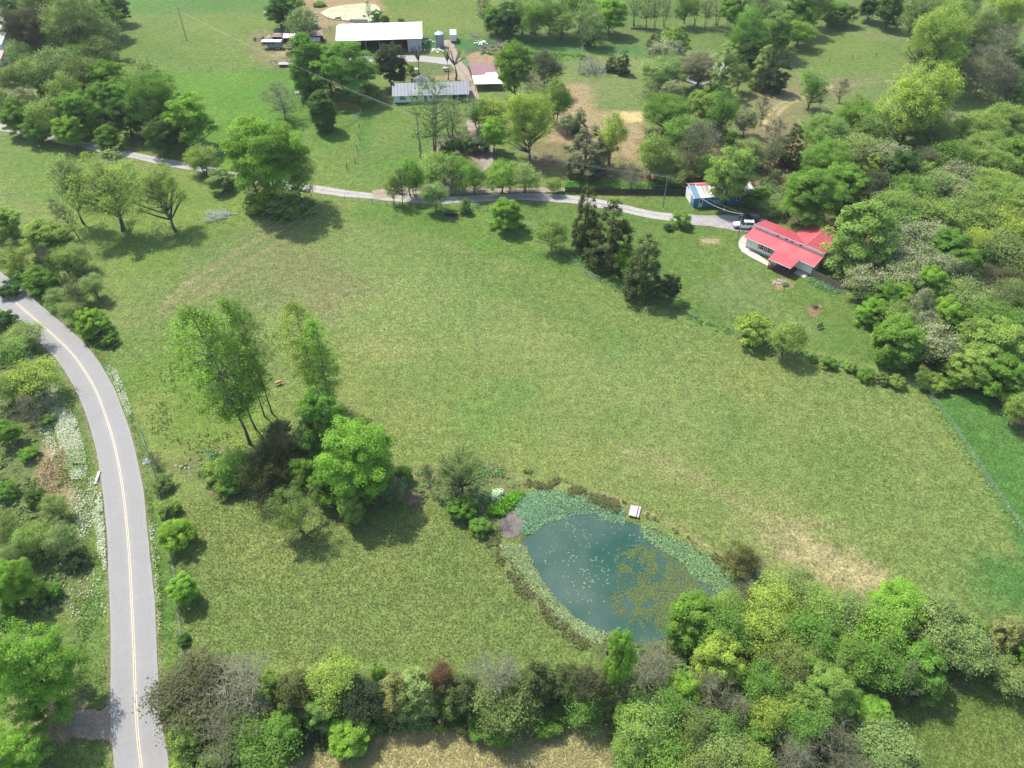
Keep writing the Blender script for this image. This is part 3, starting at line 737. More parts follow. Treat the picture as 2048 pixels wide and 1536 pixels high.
tussocks('bank_tussocks', poly((930,1010),(990,1050),(1010,1110),(1060,1180),(1120,1240),(1180,1290),(1165,1300),(1100,1250),(1040,1190),(990,1120),(960,1060),(915,1030)), 750, (.22, .24, .10), 202, .45, dens=patchy(2.2, 6, .4, .6))
tussocks('sedge_clumps', poly((250,760),(300,740),(420,640),(560,640),(560,760),(470,900),(350,910),(290,900)), 500, (.17, .23, .07), 203, .4, dens=patchy(5, 7, .45, .6))
MEADOW = poly((330,900),(260,780),(240,680),(420,450),(640,420),(900,430),(1080,500),(1200,580),(1400,650),(1560,710),(1800,790),(1900,900),(2048,1120),(2048,1230),(1700,1180),(1500,1180),(1400,1080),(1240,1000),(1050,950),(800,920),(700,760),(560,900))
MEADOW2 = poly((350,1000),(560,1010),(860,1010),(960,1060),(1100,1250),(1190,1300),(1100,1330),(340,1330),(340,1100))
tussocks('meadow_grass', MEADOW, 26000, (.19, .24, .08), 204, .2, 4, w=.03)
tussocks('meadow_grass', MEADOW2, 17000, (.20, .24, .08), 205, .2, 4, w=.03)
tussocks('crop_stubble', poly((560,1560),(620,1512),(780,1474),(1000,1456),(1160,1440),(1216,1452),(1232,1536),(1240,1580)), 12000, (.42, .42, .22), 206, .25, 4, w=.02)
tussocks('mown_field_grass', poly((1650,1600),(1650,1460),(1800,1410),(1960,1360),(2080,1345),(2100,1600)), 9000, (.17, .23, .075), 207, .14, 4, w=.025)
# lily pads lying singly on the open water
def lily_mesh(seed):
    rg = random.Random(seed); m = MB()
    for k in range(rg.choice((1, 2, 3))):
        cx, cy = rg.uniform(-.2, .2), rg.uniform(-.2, .2); r = rg.uniform(.05, .10); a0 = rg.uniform(0, 6.28)
        pts = [(cx + r * math.cos(a0 + .25 + t / 9 * 5.8), cy + r * math.sin(a0 + .25 + t / 9 * 5.8), .015 + .01 * (t % 2)) for t in range(10)]
        n = len(m.v); m.v += [(cx, cy, .01)] + pts
        m.f += [(n, n + 1 + t, n + 2 + t) for t in range(9)]
    return m.mesh('lily_pad')
LM = [lily_mesh(s) for s in range(8)]
lilymat = simple('lily_pad', (.12, .17, .055), .45, .35, 1.5)
for me in LM: me.materials.append(lilymat)
OPEN = poly((1100,1040),(1153,1028),(1190,1026),(1240,1048),(1290,1075),(1340,1110),(1370,1140),(1300,1140),(1240,1120),(1220,1180),(1200,1240),(1150,1215),(1110,1175),(1080,1120),(1068,1080))
rgl = np.random.default_rng(5)
for p in rand_in(OPEN, 280, rgl, feather=0, dens=lambda x, y: .1 + .9 * sstep(.48, .62, fbm(x, y, 2.5, 66, 3))):
    o = bpy.data.objects.new('lily_pad', rgl.choice(LM)); COL.objects.link(o); o.location = (p[0], p[1], WATER_Z + .01)
    o.rotation_euler = (0, 0, float(rgl.uniform(0, 6))); s = float(rgl.uniform(.6, 1.2)); o.scale = (s, s, 1)
    tag(o, 'small green lily pad floating singly on the open water of the teal pond', 'lily pad', 'lily pads on the open water')
# ------------------------------------------------------------------ trees
def tube_arrays(paths, sides):
    """paths: list of (pts Nx3, radii N)"""
    V = []; F = []; base = 0
    ang = np.arange(sides) * 2 * np.pi / sides
    for pts, rad in paths:
        pts = np.asarray(pts, float); n = len(pts)
        d = np.gradient(pts, axis=0); d /= np.linalg.norm(d, axis=1)[:, None] + 1e-9
        ref = np.where(np.abs(d[:, 2:3]) > .95, np.array([[1., 0, 0]]), np.array([[0, 0, 1.]]))
        a = np.cross(d, ref); a /= np.linalg.norm(a, axis=1)[:, None] + 1e-9; b = np.cross(d, a)
        ring = pts[:, None] + (a[:, None] * np.cos(ang)[None, :, None] + b[:, None] * np.sin(ang)[None, :, None]) * np.asarray(rad)[:, None, None]
        V.append(ring.reshape(-1, 3))
        i = base + np.arange(n - 1)[:, None] * sides + np.arange(sides)[None]
        j = base + np.arange(n - 1)[:, None] * sides + (np.arange(sides)[None] + 1) % sides
        F.append(np.stack([i, j, j + sides, i + sides], -1).reshape(-1, 4)); base += n * sides
    return np.vstack(V), np.vstack(F)
def curve3(a, c, b, n):
    t = np.linspace(0, 1, n)[:, None]
    return (1 - t) ** 2 * a + 2 * t * (1 - t) * c + t * t * b

# kind: nominal height, crown width, base fraction of the crown, clumps, clump radius, leaves, leaf size, twigs per clump, trunk radius
KINDS = {
 'D': dict(H=12, W=10, cb=.03, nc=150, cr=.95, nl=24000, ls=.165, tw=2, tr=.28, shape='lobes'),
 'E': dict(H=12, W=10, cb=.03, nc=210, cr=.78, nl=46000, ls=.105, tw=2, tr=.28, shape='lobes'),
 'G': dict(H=21, W=17, cb=.10, nc=300, cr=1.25, nl=40000, ls=.15, tw=4, tr=.38, shape='lobes'),
 'A': dict(H=12, W=8,  cb=.12, nc=110, cr=1.0, nl=11000, ls=.125, tw=6, tr=.22, shape='lobes'),
 'W': dict(H=10, W=9,  cb=.20, nc=110, cr=1.0, nl=13000, ls=.115, tw=5, tr=.28, shape='droop'),
 'B': dict(H=12, W=8,  cb=.18, nc=80, cr=1.1, nl=1400, ls=.10, tw=12, tr=.20, shape='fan'),
 'C': dict(H=8,  W=5,  cb=.02, nc=130, cr=.50, nl=15000, ls=.12, tw=1, tr=.16, shape='cone'),
 'P': dict(H=22, W=7.5, cb=.24, nc=120, cr=1.0, nl=9500, ls=.125, tw=5, tr=.17, shape='spindle'),
 'S': dict(H=3,  W=4,  cb=.0, nc=50, cr=.45, nl=7000, ls=.105, tw=3, tr=.05, shape='lobes'),
 'K': dict(H=12, W=5,  cb=.02, nc=170, cr=.85, nl=22000, ls=.15, tw=0, tr=.2, shape='column'),
 'F': dict(H=8,  W=7,  cb=.08, nc=90, cr=.8, nl=10000, ls=.13, tw=4, tr=.15, shape='lobes'),
 'L': dict(H=9,  W=6,  cb=.3, nc=9, cr=.35, nl=0, ls=.1, tw=4, tr=.34, shape='poll'),
 'T': dict(H=14, W=9,  cb=.25, nc=80, cr=1.2, nl=2000, ls=.14, tw=8, tr=.26, shape='fan'),
}
NVAR = {'D': 6, 'E': 3, 'G': 3, 'A': 7, 'W': 3, 'B': 4, 'C': 4, 'P': 4, 'S': 4, 'K': 2, 'F': 3, 'L': 3, 'T': 3}
def gen_tree(kind, seed):
    K = KINDS[kind]; rg = np.random.default_rng(seed * 101 + ord(kind))
    H, R = K['H'], K['W'] / 2; zb = K['cb'] * H; nc = K['nc']
    sh = K['shape']
    C = []
    if sh in ('lobes', 'droop'):
        Rz = (H - zb) / 2; zc = zb + Rz
        nl = rg.integers(9, 14)
        L = []
        for k in range(nl):
            a = rg.uniform(0, 2 * np.pi); rr = R * rg.uniform(.25, .66) * (0 if k == 0 else 1)
            L.append((rr * np.cos(a), rr * np.sin(a), zc + Rz * (rg.uniform(-.62, .45) if k else .3), rg.uniform(.38, .58) if k else .5))
        while len(C) < nc:
            l = L[rg.integers(len(L))]; d = rg.normal(size=3); d /= np.linalg.norm(d)
            if sh == 'lobes' and rg.random() < .38:
                l = (0, 0, zc, .86)
            if d[2] < -.7: continue
            s = rg.uniform(.65, 1.0)
            p = np.array([l[0] + d[0] * R * l[3] * s, l[1] + d[1] * R * l[3] * s, l[2] + d[2] * Rz * l[3] * s])
            if np.hypot(p[0], p[1]) > R * 1.0 or p[2] > H or p[2] < zb * .7 + .3: continue
            C.append(p)
    elif sh == 'cone':
        lean = rg.uniform(-.1, .1, 2)
        while len(C) < nc:
            t = 1 - np.sqrt(rg.random()) * .98
            t = min(max(t, .04), .98)
            a = rg.uniform(0, 2 * np.pi); r = R * (1 - t) ** .5 * min(1, .55 + t * 2.2) * rg.uniform(.5, 1.0) * (1 + .22 * np.sin(3 * a + lean[0] * 60) * np.cos(5 * t + lean[1] * 60))
            C.append(np.array([r * np.cos(a) + lean[0] * t * R, r * np.sin(a) + lean[1] * t * R, t * H]))
    elif sh == 'column':
        while len(C) < nc:
            t = rg.random(); a = rg.uniform(0, 2 * np.pi)
            r = R * np.sqrt(max(0, 1 - abs(2 * t - .95) ** 4)) * rg.uniform(.6, .86)
            C.append(np.array([r * np.cos(a), r * np.sin(a), zb + t * (H - zb) * .95 + .3]))
    elif sh == 'spindle':
        while len(C) < nc:
            t = rg.random(); a = rg.uniform(0, 2 * np.pi)
            r = R * np.sin(np.pi * (t * .86 + .10)) ** .8 * rg.uniform(.25, 1.0)
            C.append(np.array([r * np.cos(a), r * np.sin(a), zb + t * (H - zb) * .97]))
    elif sh == 'fan':
        while len(C) < nc:
            t = rg.random() ** .8; a = rg.uniform(0, 2 * np.pi)
            r = R * np.sin(np.pi * (t * .7 + .22)) * rg.uniform(.25, 1.0)
            C.append(np.array([r * np.cos(a), r * np.sin(a), zb + t * (H - zb) * .96]))
    elif sh == 'poll':
        for k in range(nc):
            a = 2 * np.pi * k / nc + rg.uniform(-.3, .3); r = R * rg.uniform(.2, .9)
            C.append(np.array([r * np.cos(a), r * np.sin(a), H * rg.uniform(.78, 1.0) - r * .1]))
    C = np.array(C)
    # trunk and limbs
    paths = []
    tr = K['tr']
    multi = kind in ('B', 'A', 'T', 'S', 'F') and rg.random() < .45
    stems = []
    ns = rg.integers(2, 4) if multi else 1
    if kind == 'S': ns = 5
    for k in range(ns):
        a = rg.uniform(0, 2 * np.pi); sp = (R * .35 if ns > 1 else R * .08)
        top = np.array([sp * np.cos(a), sp * np.sin(a), zb + (H - zb) * (.92 if sh in ('cone', 'spindle', 'column') else .62)])
        if sh == 'poll': top = np.array([sp, 0, H * .55])
        b0 = np.array([.12 * ns * np.cos(a) * (ns > 1), .12 * ns * np.sin(a) * (ns > 1), -.25])
        c = (b0 + top) / 2 + np.append(rg.normal(0, R * .08, 2), 0)
        P = curve3(b0, c, top, 8); P[1:-1, :2] += rg.normal(0, .06 * R * .3, (6, 2))
        rr = tr / (ns ** .5) * np.linspace(1, .22, 8); rr[0] *= 1.35
        paths.append((P, rr)); stems.append((P, rr))
    big, small = paths[:], []
    order = np.argsort(rg.random(len(C)))
    nlimb = len(C) if kind in ('B', 'T', 'A', 'G', 'L', 'P', 'F', 'W') else 26
    for q in order[:nlimb]:
        c = C[q]; P, rr = stems[rg.integers(len(stems))]
        hd = np.hypot(*(c[:2] - P[4, :2])); zt = c[2] - hd * rg.uniform(.6, 1.1) - .2
        zt = np.clip(zt, min(zb * .8, c[2] - .1), P[-1, 2]); zt = max(zt, .1)
        i = int(np.clip(np.searchsorted(P[:, 2], zt), 0, 7)); s0 = P[i]
        mid = s0 * .45 + c * .55; mid[2] -= hd * .12 * rg.uniform(-.5, 1); mid += rg.normal(0, .12, 3)
        r0 = min(rr[i] * .6, .035 + .018 * np.linalg.norm(c - s0)) if sh != 'poll' else rr[0] * .42
        n = 5 if sh != 'poll' else 4
        paths.append((curve3(s0, mid, c, n), np.linspace(r0, r0 * (.28 if sh != 'poll' else .75), n)))
    V1, F1 = tube_arrays(paths, 5)
    trunk = np_mesh('trunk', V1, F1, smooth=True)
    # twigs
    tw = []
    for c in C:
        for k in range(K['tw']):
            d = rg.normal(size=3); d[2] = abs(d[2]) * .9 + .15; d += np.append(c[:2] / (R + .01) * .6, 0)
            if sh == 'droop': d[2] = -abs(d[2]) * .5
            d /= np.linalg.norm(d); ln = K['cr'] * rg.uniform(.7, 1.5)
            e = c + d * ln; m_ = (c + e) / 2 + rg.normal(0, .08, 3)
            r = .022 if kind in ('B', 'T') else .018
            tw.append((np.array([c, m_, e]), np.array([r, r * .8, r * .35])))
    crown_v, crown_f, crown_var = [], [], []
    nb = 0
    branches = None
    if tw:
        V2, F2 = tube_arrays(tw, 3)
        branches = (V2, F2)
    crown = None
    if K['nl']:
        per = K['nl'] // len(C); q = np.repeat(np.arange(len(C)), per)
        crs = K['cr'] * rg.uniform(.65, 1.3, len(C))
        d = rg.normal(size=(len(q), 3)); d /= np.linalg.norm(d, axis=1)[:, None]
        if sh == 'cone': rad = rg.uniform(.2, 1, len(q)); d[:, 2] = np.abs(d[:, 2]) * 1.5 - .3
        elif kind in ('A', 'G', 'P', 'T', 'B', 'F'): rad = rg.uniform(.1, 1.5, len(q))
        elif kind == 'W': rad = rg.uniform(.2, 1.2, len(q)); d[:, 2] = d[:, 2] * 1.0 - .45
        else: rad = rg.uniform(.5, 1.12, len(q)); fl = d[:, 2] < -.3; d[fl, 2] *= -.6
        sq = np.array([1, 1, .72])
        pts = C[q] + d * sq * (crs[q] * rad)[:, None]
        cen = np.array([0, 0, zb + (H - zb) * .42]); og = pts - cen; og /= np.linalg.norm(og, axis=1)[:, None] + 1e-6
        dense = kind in ('D', 'E', 'K', 'S', 'C')
        nr = d * (.9 if dense else .35) + og * (.55 if dense else .3)
        cv = rg.random(len(C))
        var = np.clip(cv[q] * .45 + rg.random(len(q)) * .55, 0, 1)
        V, F, va = leaves_at(pts, K['ls'], rg, .7, .3 if kind == 'C' else (.32 if kind == 'W' else .55), nr, var)
        crown = np_mesh('crown', V, F, va)
    return trunk, branches, crown
TREE = {}
for k, n in NVAR.items():
    for i in range(n):
        tr, br, cr = gen_tree(k, i + 1)
        tr.materials.append(BARK)
        bme = None
        if br is not None:
            bme = np_mesh('branches', br[0], br[1], smooth=True); bme.materials.append(BARK)
        if cr is not None: cr.materials.append({'C': NEEDLE, 'F': BLOSSOM}.get(k, LEAF))
        TREE[k, i] = (tr, bme, cr)

COLS = {  # foliage albedo, words
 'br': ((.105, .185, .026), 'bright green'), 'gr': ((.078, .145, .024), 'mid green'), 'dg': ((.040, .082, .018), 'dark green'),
 'yg': ((.145, .195, .034), 'yellow-green'), 'ol': ((.092, .125, .034), 'olive green'), 'pg': ((.120, .165, .050), 'pale green'),
 'gb': ((.078, .088, .042), 'grey-brown'), 'ce': ((.042, .054, .017), 'dark olive'), 'go': ((.11, .11, .034), 'golden olive'),
 'rd': ((.13, .085, .045), 'reddish brown'), 'bg': ((.06, .10, .04), 'blue-green'), 'gy': ((.13, .14, .08), 'grey'),
 'wh': ((.118, .152, .055), 'cream-flowered'), 'mg': ((.050, .072, .030), 'grey-green'), 'lg': ((.115, .172, .038), 'light green'),
}
KNAME = {'G': ('budding_tree', 'thinly leaved tree'), 'E': ('broadleaf_tree', 'leafy tree'), 'D': ('broadleaf_tree', 'leafy tree'), 'A': ('budding_tree', 'thinly leaved tree'), 'W': ('willow_tree', 'willow-like tree'), 'B': ('bare_tree', 'twiggy bare tree'),
 'C': ('cedar_tree', 'cedar'), 'P': ('poplar_tree', 'tall slender tree'), 'S': ('shrub', 'shrub'), 'K': ('columnar_tree', 'column-shaped tree'),
 'F': ('blossoming_tree', 'tree in bloom'), 'L': ('pollarded_tree', 'lopped tree with stub limbs'), 'T': ('sparse_tree', 'sparsely leaved tree')}
BARKC = {'G': (.10, .085, .065), 'E': (.07, .055, .04), 'D': (.07, .055, .04), 'A': (.10, .085, .065), 'W': (.08, .07, .055), 'B': (.14, .14, .08), 'C': (.09, .065, .05), 'P': (.12, .105, .09), 'S': (.10, .08, .06), 'K': (.07, .055, .04), 'F': (.09, .075, .06), 'L': (.12, .08, .06), 'T': (.11, .11, .07)}
HF = {'G': 1.3, 'E': 1.2, 'D': 1.25, 'A': 1.5, 'W': 1.2, 'B': 1.5, 'C': 1.6, 'P': 2.6, 'S': .8, 'K': 2.3, 'F': 1.25, 'L': 1.5, 'T': 1.5}
def plant(x, y, kind, col, w, h, label, rot, var, lean=None, group=None):
    K = KINDS[kind]; c, word = COLS[col]
    nm, kw = KNAME[kind]
    cat = 'shrub' if kind == 'S' else 'tree'
    root = empty(nm, (x, y, hz(x, y) - .05), rot, label, cat, group)
    s = w / K['W']; sz = h / K['H']
    root.scale = (s, s, sz)
    if lean: root.rotation_mode = 'ZYX'; root.rotation_euler = (lean[0], lean[1], rot)
    jit = random.Random(int(x * 97 + y * 31)); f = jit.uniform(.9, 1.12); g = jit.uniform(.94, 1.06)
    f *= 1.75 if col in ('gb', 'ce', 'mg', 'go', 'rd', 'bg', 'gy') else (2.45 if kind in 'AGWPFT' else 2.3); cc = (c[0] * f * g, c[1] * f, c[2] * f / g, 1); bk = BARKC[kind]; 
    if col == 'gb': bk = (.12, .12, .065)
    if col == 'gy': bk = (.17, .175, .10)
    if col == 'rd': bk = (.14, .09, .05)
    tr, br, cr = TREE[kind, var]
    o = link('trunk', tr, root); o.color = (*bk, 1)
    if br is not None: o = link('branches', br, root); o['kind'] = 'stuff'; o.color = (*(v * (1.15) for v in bk), 1)
    if cr is not None: o = link('crown', cr, root); o.color = cc
    return root
used_labels = {}
def place_specs(text):
    n = 0
    for ln in text.strip().splitlines():
        ln = ln.strip()
        if not ln or ln[0] == '#': continue
        a, lab = ln.split('|'); f = a.split(); lab = lab.strip()
        kind, col, mode = f[0], f[1], f[2]
        u, v, wp, last = map(float, f[3:7])
        lean = (-math.radians(float(f[8])), math.radians(float(f[7]))) if len(f) > 8 else None
        if mode == 'c':
            h = last
            for _ in range(3):
                zc = (h or 8) * .58; x, y = G(u, v, zc); w = wp * proj(x, y, zc)[2] / F_PX
                if not last: h = min(max(w * HF[kind], 1.0), 24)
        else:
            x, y = G(u, v); w = wp * proj(x, y, 3)[2] / F_PX
            back = .14 * w
            h = height_at(x, y + back, last) * 1.05; h = max(h, .8)
        word = COLS[col][1]
        if kind == 'A' and w > 11.5: kind = 'G'
        if kind == 'D' and w > 13: kind = 'E'
        if mode == 'c' and v > 1330 and u < 1245: w *= 1.18; h *= 1.05
        if mode == 'c' and u > 1250 and v < 300: w *= .9
        label = f'{word} {KNAME[kind][1]} {lab}' if kind != 'F' else f'{"cream-flowered" if col == "wh" else word} tree in bloom {lab}'
        if label in used_labels: print('DUP LABEL', label)
        used_labels[label] = 1
        n += 1
        plant(x, y, kind, col, w * (1.12 if mode == 'b' else 1.2), h, label, rnd.uniform(0, 6.28), (n * 7 + int(u)) % NVAR[kind], lean)
    return n
